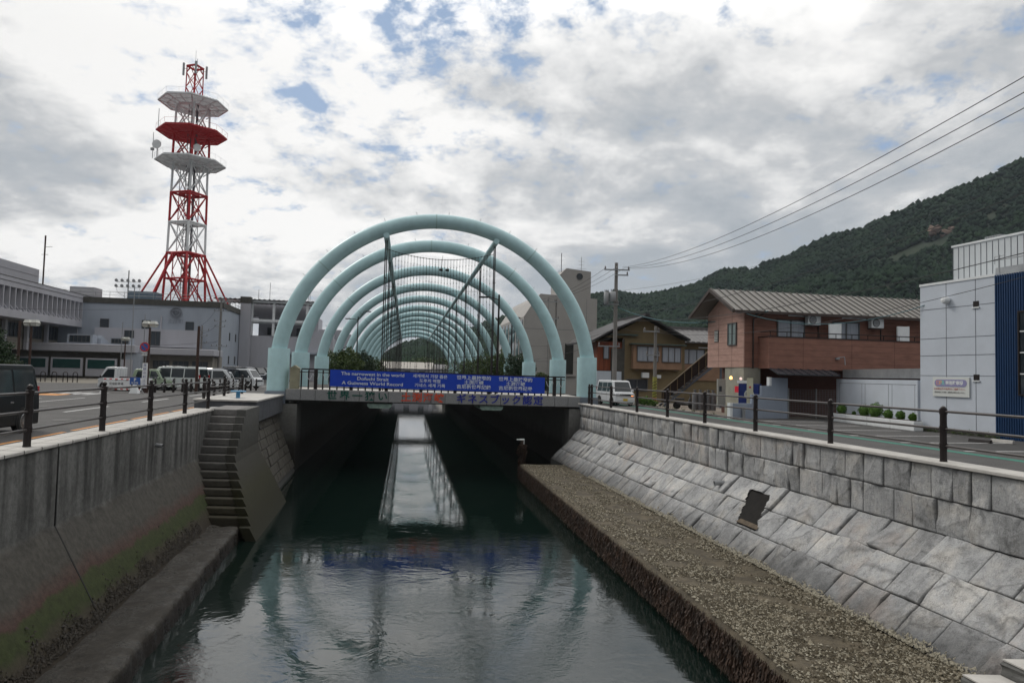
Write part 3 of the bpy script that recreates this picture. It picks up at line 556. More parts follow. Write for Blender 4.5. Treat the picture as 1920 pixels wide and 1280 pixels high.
# stairs down to the water
t = thing('stone_stairs', 'worn concrete stairs going down to the water beside the left wall', 'stairs', C(-5.5, 24, 0), CA)
ns = 14
for i in range(ns):
    z1 = .5-i*.236; z0 = z1-.232 if i < ns-1 else -3.4; y0 = 24.45-i*.262
    def rr(z): return lo(z, 1.2)
    b = MB(); top = [C(-6.2, y0, z1), C(rr(z1)-.30, y0, z1), C(rr(z1)-.30, 27, z1), C(-6.2, 27, z1)]; bot = [C(-6.2, y0, z0), C(rr(z0)-.30, y0, z0), C(rr(z0)-.30, 27, z0), C(-6.2, 27, z0)]
    b.hexa(bot+top); b.build('step', M_steps, t, True, bevel=.03 if i < 7 else .05, seg=2)
b = MB()   # cheek: the sloped canal-side face, its near edge following the steps
zz = [.5-i*.236 for i in range(ns+1)]+[-3.4]; yy = [24.4-i*.262 for i in range(ns+1)]+[24.4-ns*.262]
for i in range(len(zz)-1):
    b.hexa([C(lo(zz[i+1], 1.2)-.32, yy[i]+.02, zz[i+1]), C(lo(zz[i+1], 1.2), yy[i]+.02, zz[i+1]), C(lo(zz[i+1], 1.2), 27.1, zz[i+1]), C(lo(zz[i+1], 1.2)-.32, 27.1, zz[i+1]),
            C(lo(zz[i], 1.2)-.32, yy[i]+.02, zz[i]), C(lo(zz[i], 1.2), yy[i]+.02, zz[i]), C(lo(zz[i], 1.2), 27.1, zz[i]), C(lo(zz[i], 1.2)-.32, 27.1, zz[i])])
b.build('cheek_wall', M_cheek, t, True)
# block retaining wall and paved landing between stairs and bridge
t = thing('block_retaining_wall', 'dark sloping stone-block wall between the stairs and the bridge abutment', 'wall', C(-5, 31, 0), CA)
b = MB(); b.prism([(-5.5, .3), (-5.45, -.3), (-4.6, -2.6), (-4.3, -3.4), (-7.5, -3.4), (-7.5, .3)], lambda u, v, k: C(u, (27.1, 35.2)[k], v))
b.build('blocks_backing', mat('mortar', (.06,)*3), t, True)
b = MB(); rnd = random.Random(5)
for ci in range(7):
    a0, a1 = ci/7, (ci+1)/7-.012; Y = 27.15+rnd.random()*.3
    while Y < 35:
        w_ = rnd.uniform(.5, .8); pr = rnd.uniform(.03, .08)
        def P(a, y, d): return C(lerp(-5.45, -4.45, a)+d, y, lerp(-.3, -3.0, a)+d*.3)
        y1 = min(Y+w_-.02, 35.1); b.hexa([P(a1, Y, -.05), P(a1, Y, pr), P(a1, y1, pr), P(a1, y1, -.05), P(a0, Y, -.05), P(a0, Y, pr), P(a0, y1, pr), P(a0, y1, -.05)]); Y += w_
b.build('blocks', mat('dark_block', (.07,.065,.055), .85, var=.3, vs=3, bump=.5, bs=10), t, True, bevel=.02, seg=1)
t = thing('paved_landing', 'raised platform of light paving slabs behind the top of the stairs', 'landing', C(-6.3, 30, .5), CA)
b = MB(); b.prism([(-7.6, -.2), (-7.6, .62), (-5.1, .62), (-5.1, -.2)], lambda u, v, k: C(u, (27.6, 35.3)[k], v)); b.build('platform', mat('dark_stone_tile', (.085,.09,.10), .6, var=.3, vs=3), t, True, bevel=.01, seg=1)
b = MB(); b.prism([(-7.66, .624), (-7.66, .70), (-5.04, .70), (-5.04, .624)], lambda u, v, k: C(u, (27.54, 35.3)[k], v)); b.build('paving', M_lconc, t, True, bevel=.012, seg=1)
# ---------------------------------------------------------------- fences
def fence(label, pts, base_z, h=1.1, name='guard_fence', railz=(.30, .62, .95), cat='fence', r=.024):
    p0 = pts[0]; t = thing(name, label, cat, (p0.x, p0.y, base_z)); pm = None
    for p in pts:
        if pm is None:
            b = MB(); b.lathe([(.068, 0), (.062, .04), (.06, h-.14), (.068, h-.135), (.068, h-.105), (.035, h-.10), (.03, h-.075)], n=14)
            b.sph((0, 0, h-.045), .052, 14, 8)
            for z in railz: b.lathe([(.07, z-.05), (.07, z+.05)], n=14)
            pm = b.build('post', M_black, t, smooth=True); pm.location = (0, 0, 0)
        else: q = dup(pm, loc=(p.x-p0.x, p.y-p0.y, 0), parent=t, sub=[])
    for z in railz:
        b = MB(); b.tube([Vector((p.x, p.y, base_z+z)) for p in pts], r, 10); b.build('rail', M_rail, t, True, smooth=True)
    return t
fence('black fence of ball-topped posts and three rails on the left concrete wall', [C(-6.28, Y, 0) for Y in (4.5, 8.4, 12.18, 15.41, 18.53, 21.76, 24.6)], .5)
fence('black fence of ball-topped posts and three rails on the granite wall', [C(10.72, Y, 0) for Y in (4.0, 7.0, 10.0, 13.1, 16.4, 19.7, 22.8, 25.8, 28.9, 32.2, 35.2)], .56, h=1.05)
fence('short black corner fence beside the right foot of the front arch', [C(10.95, 36.4, 0), C(11.5, 38.2, 0), C(11.5, 40.2, 0)], .5)
fence('short black fence along the back of the paved landing', [C(-7.3, 27.9, 0), C(-7.2, 31, 0), C(-7.1, 34.4, 0)], .68, h=.95, railz=(.2, .48, .8))
fence('black fence behind the landing running down to the bridge foot', [C(-8.0, 30.5, 0), C(-8.4, 34, 0), C(-8.6, 38, 0), C(-8.7, 42, 0)], .2)
# blue pedestal on the landing
t = thing('blue_pedestal', 'small pale blue pedestal with a flat round top on the paved landing', 'pedestal', at(446, 751, 29.2))
mb = mat('pale_blue_paint', (.10, .30, .50), .4); b = MB(); b.lathe([(.16, 0), (.15, .05), (.09, .12), (.08, .38)], n=14); b.build('base', mb, t, smooth=True)
b = MB(); b.lathe([(.30, .38), (.32, .40), (.32, .42), (.28, .43)], n=18); b.build('top_plate', mb, t, smooth=True)
b = MB(); b.tube([(0,0,.43), (.02,0,.7)], .015, 6); b.build('handle', M_black, t)
# ---------------------------------------------------------------- arches
def arch(k, s, z0=3.05):
    base = A(s, 0); ords = ['nearest', 'second', 'third', 'fourth', 'fifth', 'sixth', 'seventh', 'eighth', 'ninth', 'tenth', 'eleventh', 'farthest']
    t = thing('steel_arch', f'pale aqua round steel arch over the canal, {ords[k]} from the blue banner', 'arch', base, AT, 'row of pale aqua steel arches')
    if k == 0:
        hs = 8.23; rise = 7.12; Rr = (hs*hs+rise*rise)/(2*rise); zc = z0+rise-Rr; a0 = math.asin((z0-zc)/Rr); pts = []
        for i in range(73):
            a = lerp(math.pi-a0, a0, i/72); pts.append((Rr*math.cos(a), 0, zc+Rr*math.sin(a)))
        pts = [(-hs, 0, z0-.3)]+pts+[(hs, 0, z0-.3)]
        b = MB(); b.tube(pts, .39, 28); b.build('arch_tube', M_aqua, t, smooth=True)
        b = MB()
        for i in (16, 36, 53):
            p, q_ = Vector(pts[i]), Vector(pts[i+1]); dd = (q_-p).normalized()*.03; b.tube([p-dd, p+dd], .394, 28, cap=False)
        b.build('weld_seam', mat('seam_grey_green', (.30,.45,.45), .6), t, smooth=True)
        b = MB()
        for i in range(8, 66, 5):
            p = Vector(pts[i]); n = (p-Vector((0, 0, zc))).normalized(); b.tube([p+n*.38, p+n*.56], .012, 4)
        b.build('lightning_pin', M_galv, t)
        for sg in (-1, 1):
            b = MB(); b.lathe([(.545, .86), (.545, 1.55), (.535, 1.555), (.535, 1.57), (.545, 1.575), (.545, z0-.03), (.535, z0), (.40, z0+.004)], (sg*hs, 0, 0), 32); b.build('collar', M_aqua, t, smooth=True)
    return t
SS = [0, 7.3, 18, 28.6, 39.2, 50.2, 59.2, 68.5, 79.2, 90, 103, 116]
proto = arch(0, SS[0]); PK = kids(proto); ARCH = [proto]
for k in range(1, 12):
    t = arch(k, SS[k]); ARCH.append(t)
    for c in PK: dup(c, parent=t, sub=[])
for i, sg in enumerate((-1, 1)):
    t = thing('arch_beam', ['slim aqua beam running back under the arches on the left', 'slim aqua beam running back under the arches on the right'][i], 'beam', A(0, sg*2.9, 8.9), 0, 'beams under the arches')
    b = MB(); b.tube([A(-.3, sg*2.95, 9.22), A(118, sg*2.95, 9.22)], .16, 14); b.build('beam_tube', M_aqua, t, True, smooth=True)
gr = 'dark rods hanging under the arches'
rp = None
for k, s in enumerate(SS):
    for i, sg in enumerate((-1, 1)):
        side = ['left', 'right'][i]; p = A(s+.25, sg*2.95, .9)
        od = ['nearest','second','third','fourth','fifth','sixth','seventh','eighth','ninth','tenth','eleventh','farthest'][k]; t = thing('hanging_rod_pair', f'thin dark rod pair hanging on the {side} beam at the {od} arch', 'rod', p, AT, f'{gr} on the {side}')
        if rp is None:
            b = MB(); b.tube([(-.05, 0, 0), (-.05, 0, 8.15)], .034, 6); r1 = b.build('rod', M_black, t)
            b = MB(); b.tube([(.05, .35, 0), (.03, .05, 8.15)], .028, 6); r2 = b.build('rod', M_black, t)
            b = MB()
            for z in (1.5, 3.8, 6.1): b.box(-.07, .07, -.02, .2, z, z+.03)
            r3 = b.build('clamp', M_black, t); rp = [r1, r2, r3]
        else:
            for c in rp: dup(c, parent=t, sub=[])
# tall street light leaning over the slot on the right, attached to the right rods
def lamp_arm(name, label, p, h, arms, m=M_black):
    t = thing(name, label, 'street lamp', p); b = MB(); b.tube([(0,0,0), (0,0,h)], [.07, .05], 8); b.build('pole', m, t, smooth=True)
    for dx, dy, dz in arms:
        b = MB(); b.tube([(0,0,h-.3), (dx*.6, dy*.6, h-.3+dz), (dx, dy, h-.3+dz)], .03, 6); b.build('arm', m, t)
        b = MB(); b.box(dx-.25, dx+.25, dy-.1, dy+.1, h-.36+dz, h-.27+dz); b.build('lamp_head', m, t, bevel=.02, seg=1)
    return t
p = at(932, 700, 38.5); lamp_arm('street_lamp', 'thin black street lamp with one short arm beside the right rods', (p.x, p.y, .9), 5.6, [(-.85, 0, .15)])
p = at(668, 690, 62); lamp_arm('street_lamp', 'black twin-armed street lamp seen between the left arch legs', (p.x, p.y, 0), 6.9, [(-.9, 0, .1), (.9, 0, .8)])
p = at(958, 690, 62); lamp_arm('street_lamp', 'tall black lamp post among the bushes behind the right arch legs', (p.x, p.y, 0), 7.4, [(.5, 0, .1)])
# curtain of light strings
t0 = thing('string_cable', 'thin sagging cable strung between the two arch beams carrying light strings', 'cable', A(1.2, 0, 8.7), AT)
b = MB(); cab = []
for i in range(25):
    x = -2.95+5.9*i/24; cab.append((x, 0, .05-.45*(1-(x/2.95)**2)))
b.tube(cab, .016, 5); b.build('cable', M_wire, t0)
sp0 = None
for i in range(34):
    x = -2.8+5.6*i/33; zt = 8.75-.45*(1-(x/2.95)**2); sl = random.uniform(-.35, .45) if random.random() < .5 else random.uniform(-.08, .08)
    t = thing('light_string', 'thin dark string of tiny lights hanging in the curtain below the cable', 'string lights', A(1.2, x, zt), AT, 'light strings in the curtain')
    b = MB(); ln = random.uniform(6.2, 7.2); pts = [(sl*(j/10)**2, .02*math.sin(j*2), -ln*j/10) for j in range(11)]; b.tube(pts, .0085, 4)
    for j in range(16):
        a = j/16*10; q = int(a); fr = a-q; x_, y_, z_ = [lerp(pts[q][m_], pts[q+1][m_], fr) for m_ in range(3)]; b.box(x_-.018, x_+.018, y_-.018, y_+.018, z_-.03, z_+.03)
    b.build('string', M_wire, t)
for z in (6.6, 4.7, 2.9):
    t = thing('string_cable', f'thin horizontal cable across the {({6.6: "upper part", 4.7: "middle", 2.9: "lower part"})[z]} of the light strings', 'cable', A(1.3, 0, z), AT); b = MB(); b.tube([(-2.95, 0, .1), (0, 0, -.05), (2.95, 0, .05)], .010, 4); b.build('cable', M_wire, t)
t = thing('spotlight', 'pair of small black spotlights hung on the light cable near the arch top', 'spotlight', A(1.3, .25, 7.75), AT); b = MB()
b.lathe([(.06, -.1), (.09, .1)], (-.2, 0, 0), 8, 'x'); b.lathe([(.06, -.1), (.09, .1)], (.15, 0, 0), 8, 'x'); b.tube([(-.2,0,0),(-.1,0,.8)], .01, 4); b.build('lamp_head', M_black, t)
# ---------------------------------------------------------------- road bridge
t = BR = thing('road_bridge', 'flat road bridge with granite fascia and dark railing under the front arch', 'bridge', A(-.6, 0, .9), AT)
def AB(b, s0, s1, t0_, t1, z0, z1): b.hexa([A(s0, t0_, z0), A(s0, t1, z0), A(s1, t1, z0), A(s1, t0_, z0), A(s0, t0_, z1), A(s0, t1, z1), A(s1, t1, z1), A(s1, t0_, z1)])
def fb(tt): return .955-.0065*(tt+7.6)            # the fascia falls slightly to the right
b = MB()
for i in range(21):
    x0 = -7.72+15.52*i/21; x1 = x0+15.52/21-.022
    b.hexa([A(-.62, x0, fb(x0)-.53), A(-.62, x1, fb(x1)-.53), A(-.50, x1, fb(x1)-.53), A(-.50, x0, fb(x0)-.53), A(-.62, x0, fb(x0)), A(-.62, x1, fb(x1)), A(-.50, x1, fb(x1)), A(-.50, x0, fb(x0))])
b.build('fascia_panels', M_gran, BR, True, bevel=.008, seg=1)
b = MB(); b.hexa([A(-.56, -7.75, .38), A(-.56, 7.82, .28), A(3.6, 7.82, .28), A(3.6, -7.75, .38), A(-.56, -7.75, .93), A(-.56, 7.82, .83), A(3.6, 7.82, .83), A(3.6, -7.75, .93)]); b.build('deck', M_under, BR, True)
b = MB(); b.hexa([A(-.55, -7.7, .965), A(-.55, 7.8, .865), A(3.6, 7.8, .865), A(3.6, -7.7, .965), A(-.55, -7.7, .99), A(-.55, 7.8, .885), A(3.6, 7.8, .885), A(3.6, -7.7, .99)]); b.build('walkway', M_lconc, BR, True)
for x in (-3.0, 2.9):
    b = MB(); b.prism([(-.62, .30), (-.62, .16), (-.5, .06), (.5, .06), (.62, .16), (.62, .30)], lambda u, v, k: A((-.45, 3.5)[k], x+u, v)); b.build('girder', mat('pale_green_steel', (.24,.33,.29), .6, var=.35, vs=4), BR, True)
for i, sg in enumerate((-1, 1)):
    b = MB(); c = A(0, sg*8.23, 0)
    AB(b, -.62, .62, sg*8.23-.52, sg*8.23+.50, .22, .86); q = b.build('tiled_plinth', M_tile, BR, True)
    b = MB()
    for r_ in range(4):
        z = .22+.16*r_
        for j in range(3): x0 = sg*8.23-.52+(j-.5*(r_ % 2))*.40; AB(b, -.635, -.62, max(x0+.008, sg*8.23-.52), min(x0+.392, sg*8.23+.5), z+.006, z+.152)
    b.build('tile', M_tile, q, True)
    b = MB(); AB(b, -.55, .8, sg*8.23-.55 if sg < 0 else 7.15, -7.15 if sg < 0 else sg*8.23+.55, -3.4, .22); b.build('abutment', M_abut, BR, True)
# railing: top bar in segments, posts, lower bars
zt = lambda tt: fb(tt)+.03
b = MB()
for (x0, x1) in ((-7.0, -4.45), (-4.1, 1.3), (1.55, 6.9)):
    b.hexa([A(-.46, x0, zt(x0)+1.0), A(-.46, x1, zt(x1)+1.0), A(-.34, x1, zt(x1)+1.0), A(-.34, x0, zt(x0)+1.0), A(-.46, x0, zt(x0)+1.07), A(-.46, x1, zt(x1)+1.07), A(-.34, x1, zt(x1)+1.07), A(-.34, x0, zt(x0)+1.07)])
b.build('handrail', M_black, BR, True)
for zr in (.88, .12):
    b = MB(); b.tube([A(-.4, -7.1, zt(-7)+zr), A(-.4, 6.9, zt(7)+zr)], .022, 6); b.build('rail', M_black, BR, True)
x = -7.0; i = 0
while x < 6.95:
    big = i % 5 == 2; b = MB(); r_ = .085 if big else .035; z = zt(x)
    b.hexa([A(-.4-r_, x-r_, z), A(-.4-r_, x+r_, z), A(-.4+r_, x+r_, z), A(-.4+r_, x-r_, z), A(-.4-r_, x-r_, z+(1.0 if big else .93)), A(-.4-r_, x+r_, z+(1.0 if big else .93)), A(-.4+r_, x+r_, z+(1.0 if big else .93)), A(-.4+r_, x-r_, z+(1.0 if big else .93))])
    if not big: q = A(-.4, x, z+.95); b.sph(q, .045, 8, 5)
    b.build('baluster', M_black, BR, True); x += .36; i += 1
for x in (-6.6, -6.25, -5.75, 6.0, 6.35, 6.7):   # draped white ropes
    b = MB(); b.tube([A(-.47, x-.16+.32*j/6, zt(x)+.8-.3*math.sin(math.pi*j/6)) for j in range(7)], .012, 5); b.build('rope', M_wht, BR, True)
b = MB(); b.hexa([A(-.55, -7.55, .96), A(-.55, -7.12, .96), A(-.05, -7.12, .96), A(-.05, -7.55, .96), A(-.55, -7.55, 2.02), A(-.55, -7.12, 2.02), A(-.05, -7.12, 2.02), A(-.05, -7.55, 2.02)])
b.add([A(-.57, -7.6, 2.02), A(-.57, -7.08, 2.02), A(-.0, -7.08, 2.02), A(-.0, -7.6, 2.02), A(-.57, -7.34, 2.2), A(-.0, -7.34, 2.2)], [(0,1,4), (1,2,5,4), (2,3,5), (3,0,4,5), (0,3,2,1)])
b.build('end_pillar', mat('ochre_stone', (.25,.24,.17), .8, var=.2), BR, True)
# lettering on the fascia
def letters(body, x0, x1, m, dz=-.265, size=.50):
    n = len(body)
    for i, ch in enumerate(body):
        x = lerp(x0, x1, i/(n-1)); text('letter', ch, size, face_matrix(A(-.633, x, fb(x)+dz), A(0, 1)-A(0, 0)), m, BR, ext=.008, sx=1.08, bold=.009)
letters('世界一狭い', -5.42, -2.85, mat('green_letter', (.004,.075,.055), .5, var=.2)); letters('土渕海峡', -1.64, .08, mat('red_letter', (.62,.07,.025), .5, var=.2)); letters('ギネスブック認定', 1.25, 5.4, mat('blue_letter', (.012,.025,.26), .5, var=.2))
# banner
xb0, xb1 = -5.55, 5.75; t = thing('banner', 'long royal blue banner with white English, Korean and Chinese lines on the bridge railing', 'banner', A(-.55, 0, 1.5), AT)
def bz(x): return 2.02-.012*(x-xb0)
b = MB(); nb = 36
for i in range(nb):
    for k in range(1): pass
vs = []; fs = []
for i in range(nb+1):
    x = lerp(xb0, xb1, i/nb); d = .012*math.sin(i*1.3)
    for (dd, z) in ((d, bz(x)), (d, bz(x)-.86), (d+.02, bz(x)-.86), (d+.02, bz(x))): vs.append(A(-.55-.02+dd*.6, x, z))
for i in range(nb):
    for j in range(4): fs.append((i*4+j, i*4+(j+1) % 4, i*4+4+(j+1) % 4, i*4+4+j))
fs += [(0,1,2,3), (nb*4, nb*4+1, nb*4+2, nb*4+3)]; b.add(vs, fs); b.build('cloth', M_blue, t, True)
xd = A(0, 1, -.012)-A(0, 0, 0)
def btext(body, x, dz, size, sx=1.15): text('printed_line', body, size, face_matrix(A(-.592, x, bz(x)-dz), xd), M_letter, t, ext=.002, sx=sx, bold=.004)
for i, s_ in enumerate(('The narrowest in the world', 'Dofuchi Strait', 'A Guinness World Record')): btext(s_, -3.38, .18+.24*i, .235, 1.22)
for i, s_ in enumerate(('세계에서 가장 좁은', '도후치 해협', '기네스 세계 기록')): btext(s_, -.42, .18+.24*i, .20, 1.15)
for i, s_ in enumerate(('世界上最狹窄的', '土渕海峽', '吉尼斯世界紀錄')): btext(s_, 1.9, .18+.24*i, .235, 1.12)
for i, s_ in enumerate(('世界上最狭窄的', '土渊海峡', '吉尼斯世界纪录')): btext(s_, 4.15, .18+.24*i, .235, 1.12)
# covered promenades on both sides of the slots
t = PR = thing('canal_cover', 'long concrete promenade slabs covering the canal behind the bridge with open slots', 'promenade', A(4, 0, .85), AT)
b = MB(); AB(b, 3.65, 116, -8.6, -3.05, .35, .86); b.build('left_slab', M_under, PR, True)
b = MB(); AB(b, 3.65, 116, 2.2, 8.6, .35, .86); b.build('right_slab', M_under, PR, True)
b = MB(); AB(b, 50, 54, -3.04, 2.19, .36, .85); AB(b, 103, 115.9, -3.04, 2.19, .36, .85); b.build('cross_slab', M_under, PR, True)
for sg in (-1, 1):
    b = MB(); AB(b, .85 if sg < 0 else .85, 117, sg*7.15, sg*8.2, -3.4, .345); b.build('canal_wall', M_abut, PR, True)
for x in (-3.0, 2.1):
    b = MB()
    for z in (.45, .8, 1.0): b.tube([A(4, x, .86+z), A(100, x, .86+z)], .02, 5)
    s = 4.2
    while s < 100: b.tube([A(s, x, .86), A(s, x, 1.9)], .03, 5); s += 2.4
    b.build('railing', M_black, PR, True)
# open canal beyond
t = thing('far_canal_wall', 'pale stone canal wall curving away beyond the covered stretch', 'wall', A(118, 6, 0), AT)
b = MB(); AB(b, 117.1, 330, 6.6, 7.4, -3.4, .5); b.build('face', M_lconc, t, True); b = MB(); AB(b, 117.1, 330, 6.5, 7.5, .5, .62); b.build('cap', M_conc, t, True)
t = thing('far_canal_wall', 'dark canal wall on the left bank beyond the covered stretch', 'wall', A(118, -7, 0), AT)
b = MB(); AB(b, 117.1, 330, -7.4, -6.9, -3.4, .5); b.build('face', M_abut, t, True)
# mooring post with seaweed at the ledge end
p = at(978, 862, 34.8); t = thing('mooring_post', 'seaweed-draped post with a white metal cap at the end of the right ledge', 'post', (p.x, p.y, -3.3))
b = MB(); b.tube([(0,0,0), (.02,0,2.0)], .09, 10); b.build('post', M_bark, t); b = MB(); b.box(-.12, .12, -.1, .1, 2.0, 2.06); b.box(.03, .12, -.06, .06, 1.8, 2.0); b.box(-.28, -.1, -.05, .05, 2.0, 2.05); b.build('cap', M_wht, t)
v, f = leaves(1500, [(0,0,1.45,.26,.26,.42), (0,0,.9,.2,.2,.4)], .06, .25); mesh_np('seaweed', v, f, M_weed, t)
# ---------------------------------------------------------------- cars
def paint(key, col, rough=.22): return mat(key, col, rough, var=0, coat=.6, spec=.5)
M_lampw = mat('headlamp_lens', (.6,.62,.65), .1, var=0, spec=.8); M_lampr = mat('tail_lens', (.35,.01,.01), .2, var=0)
def car(name, label, cat, loc, heading, Lg, Wd, Ht, kind, col, group=None, rim_r=.19, rack=False, spokes=6):
    t = thing(name, label, cat, loc, heading, group); hw = Wd/2; hl = Lg/2
    wr = .30 if Ht < 1.7 or Lg < 3.6 else .33
    belt = Ht*.52; gz = .2
    P = {'van':   [(-hl,gz),(-hl,.75),(-hl+.03,belt),(-hl+.14,Ht-.12),(-hl+.28,Ht-.01),(hl*.42,Ht),(hl*.62,Ht-.09),(hl*.86,belt+.06),(hl-.10,belt*.86),(hl-.01,.6),(hl,gz+.05)],
         'box':   [(-hl,gz),(-hl,.7),(-hl+.02,belt),(-hl+.08,Ht-.08),(-hl+.2,Ht),(hl*.48,Ht),(hl*.62,Ht-.07),(hl*.80,belt+.03),(hl-.06,belt*.93),(hl,.65),(hl,gz+.05)],
         'suv':   [(-hl,gz+.1),(-hl,.8),(-hl+.04,belt),(-hl+.22,Ht-.08),(-hl+.4,Ht),(hl*.12,Ht),(hl*.28,Ht-.08),(hl*.52,belt+.04),(hl-.15,belt*.92),(hl-.01,.75),(hl,gz+.1)],
         'truck': [(hl*.18,gz+.1),(hl*.18,belt),(hl*.18,Ht-.08),(hl*.22,Ht),(hl*.62,Ht),(hl*.70,Ht-.06),(hl-.12,belt+.02),(hl-.02,.8),(hl,gz+.1)]}[kind]
    def half(z): return hw if z <= belt else hw-(z-belt)/(Ht-belt)*.13
    b = MB(); n = len(P); vs = []
    for y in (-1, 1): vs += [(x, y*half(z), z) for x, z in P]
    kb = [i for i, (x, z) in enumerate(P) if z >= belt-.02 and z <= belt+.1]
    low = [i for i, (x, z) in enumerate(P) if z < belt+.2]; up = [i for i in range(n) if P[i][1] >= belt-.02]
    fs = []
    i0, i1 = up[0], up[-1]
    lowp = list(range(0, i0+1))+list(range(i1, n))
    fs.append(tuple(lowp)); fs.append(tuple(i+n for i in lowp[::-1])); fs.append(tuple(range(i0, i1+1))); fs.append(tuple(i+n for i in range(i1, i0-1, -1)))
    fs += [(i, (i+1) % n, n+(i+1) % n, n+i) for i in range(n)]; b.add(vs, fs); body = b.build('body', col, t, bevel=.045, seg=3)
    if kind == 'truck':
        b = MB(); b.box(-hl, hl*.15, -hw, hw, .62, .70)
        for y in (-hw, hw-.04): b.box(-hl, hl*.15, y, y+.04, .70, .98)
        b.box(-hl, -hl+.04, -hw+.05, hw-.05, .70, .98); b.box(hl*.11, hl*.15, -hw+.05, hw-.05, .70, .98); b.box(-hl+.1, hl*.2, -hw+.25, hw-.25, .35, .615); b.build('cargo_bed', col, t, bevel=.01, seg=1)
        b = MB(); 
        for y in (-.5, -.17, .17, .5): b.tube([(hl*.13, y, .95), (hl*.13, y, Ht-.05)], .02, 6)
        b.tube([(hl*.13, -.6, Ht-.05), (hl*.13, .6, Ht-.05)], .02, 6); b.build('guard_rack', M_wht, t)
        b = MB(); b.box(-hl*.35, hl*.08, -hw+.15, hw-.15, .72, 1.08); b.build('cargo', mat('dark_cargo', (.05,.03,.03), .8), t, bevel=.04)
    # side windows, slightly proud of the body, leaning with it
    def sidewin(poly, nm='side_window'):
        for y in (-1, 1):
            b = MB(); k = len(poly); b.add([(x, y*(half(z)+.006), z) for x, z in poly]+[(x, y*(half(z)-.02), z) for x, z in poly], [tuple(range(k)), tuple(range(k, 2*k))]+[(i, (i+1) % k, k+(i+1) % k, k+i) for i in range(k)])
            b.build(nm, M_glass, t)
    top = Ht-.16; bt = belt+.05
    if kind in ('van', 'box'):
        sidewin([(-hl+.22, bt), (-hl+.30, top), (-hl*.42, top), (-hl*.42, bt)]); sidewin([(-hl*.38, bt), (-hl*.38, top), (hl*.08, top), (hl*.08, bt)])
        sidewin([(hl*.12, bt), (hl*.12, top), (hl*.50, top), (hl*.76, bt)])
    elif kind == 'suv': sidewin([(-hl+.35, bt), (-hl+.5, top), (-hl*.12, top), (-hl*.12, bt)]); sidewin([(-hl*.08, bt), (-hl*.08, top), (hl*.16, top), (hl*.42, bt)])
    else: sidewin([(hl*.26, bt), (hl*.28, top), (hl*.60, top), (hl*.85, bt)])
    def sheet(p, q, w0, w1, nm, m, off=.008, parent=t):   # a pane lying on the slope p->q
        d = Vector((q[0]-p[0], 0, q[1]-p[1])); nn = Vector((d.z, 0, -d.x)).normalized(); nn = nn if (nn.x > 0) == (p[0] > 0) else -nn; o_ = nn*off; i_ = -nn*.015
        b = MB(); b.hexa([Vector((p[0], -w0, p[1]))+i_, Vector((p[0], w0, p[1]))+i_, Vector((q[0], w1, q[1]))+i_, Vector((q[0], -w1, q[1]))+i_, Vector((p[0], -w0, p[1]))+o_, Vector((p[0], w0, p[1]))+o_, Vector((q[0], w1, q[1]))+o_, Vector((q[0], -w1, q[1]))+o_])
        return b.build(nm, m, parent)
    a = P[-4] if kind != 'truck' else P[-3]; c = P[-5] if kind != 'truck' else P[-4]
    sheet((lerp(a[0], c[0], .06), lerp(a[1], c[1], .06)), (lerp(a[0], c[0], .94), lerp(a[1], c[1], .94)), hw-.12, hw-.22, 'windscreen', M_glass)
    if kind != 'truck': a, c = P[2], P[3]; sheet((lerp(a[0], c[0], .1), lerp(a[1], c[1], .1)), (lerp(a[0], c[0], .9), lerp(a[1], c[1], .9)), hw-.14, hw-.2, 'rear_window', M_glass)
    # wheels
    wx = (hl*.62, -hl*.62) if kind != 'truck' else (hl*.70, -hl*.5)
    for x in wx:
        for y in (-1, 1):
            b = MB(); b.lathe([(wr*1.16, -.01), (wr*1.16, .012), (.01, .013)] if y > 0 else [(wr*1.16, .01), (wr*1.16, -.012), (.01, -.013)], (x, y*hw, wr+.02), 20, 'y'); b.build('wheel_arch', M_tyre, t)
            b = MB(); b.lathe([(wr*.6, -.1), (wr-.02, -.1), (wr, -.06), (wr, .06), (wr-.02, .1), (wr*.64, .1), (wr*.62, .06)], (x, y*(hw-.07), wr), 24, 'y'); wh = b.build('wheel', M_tyre, t, smooth=True)
            b = MB(); b.lathe([(wr*.64, .075), (wr*.64, .09), (wr*.56, .10), (wr*.55, .07), (wr*.1, .075), (wr*.1, .1), (.01, .1)] if y > 0 else [(wr*.64, -.075), (wr*.64, -.09), (wr*.56, -.10), (wr*.55, -.07), (wr*.1, -.075), (wr*.1, -.1), (.01, -.1)], (x, y*(hw-.07), wr), 24, 'y')
            for s_ in range(spokes*2):
                an = s_*math.pi/spokes; u = Vector((math.cos(an), 0, math.sin(an))); v_ = Vector((-math.sin(an), 0, math.cos(an)))*.014; cc = Vector((x, y*(hw-.07+.085), wr)); o2 = Vector((0, y*.02, 0))
                b.hexa([cc+u*.03-v_, cc+u*.03+v_, cc+u*wr*.58+v_, cc+u*wr*.58-v_, cc+u*.03-v_+o2, cc+u*.03+v_+o2, cc+u*wr*.58+v_+o2, cc+u*wr*.58-v_+o2])
            b.build('rim', M_chrome, wh, smooth=True)
    zf = .72 if kind != 'suv' else .86
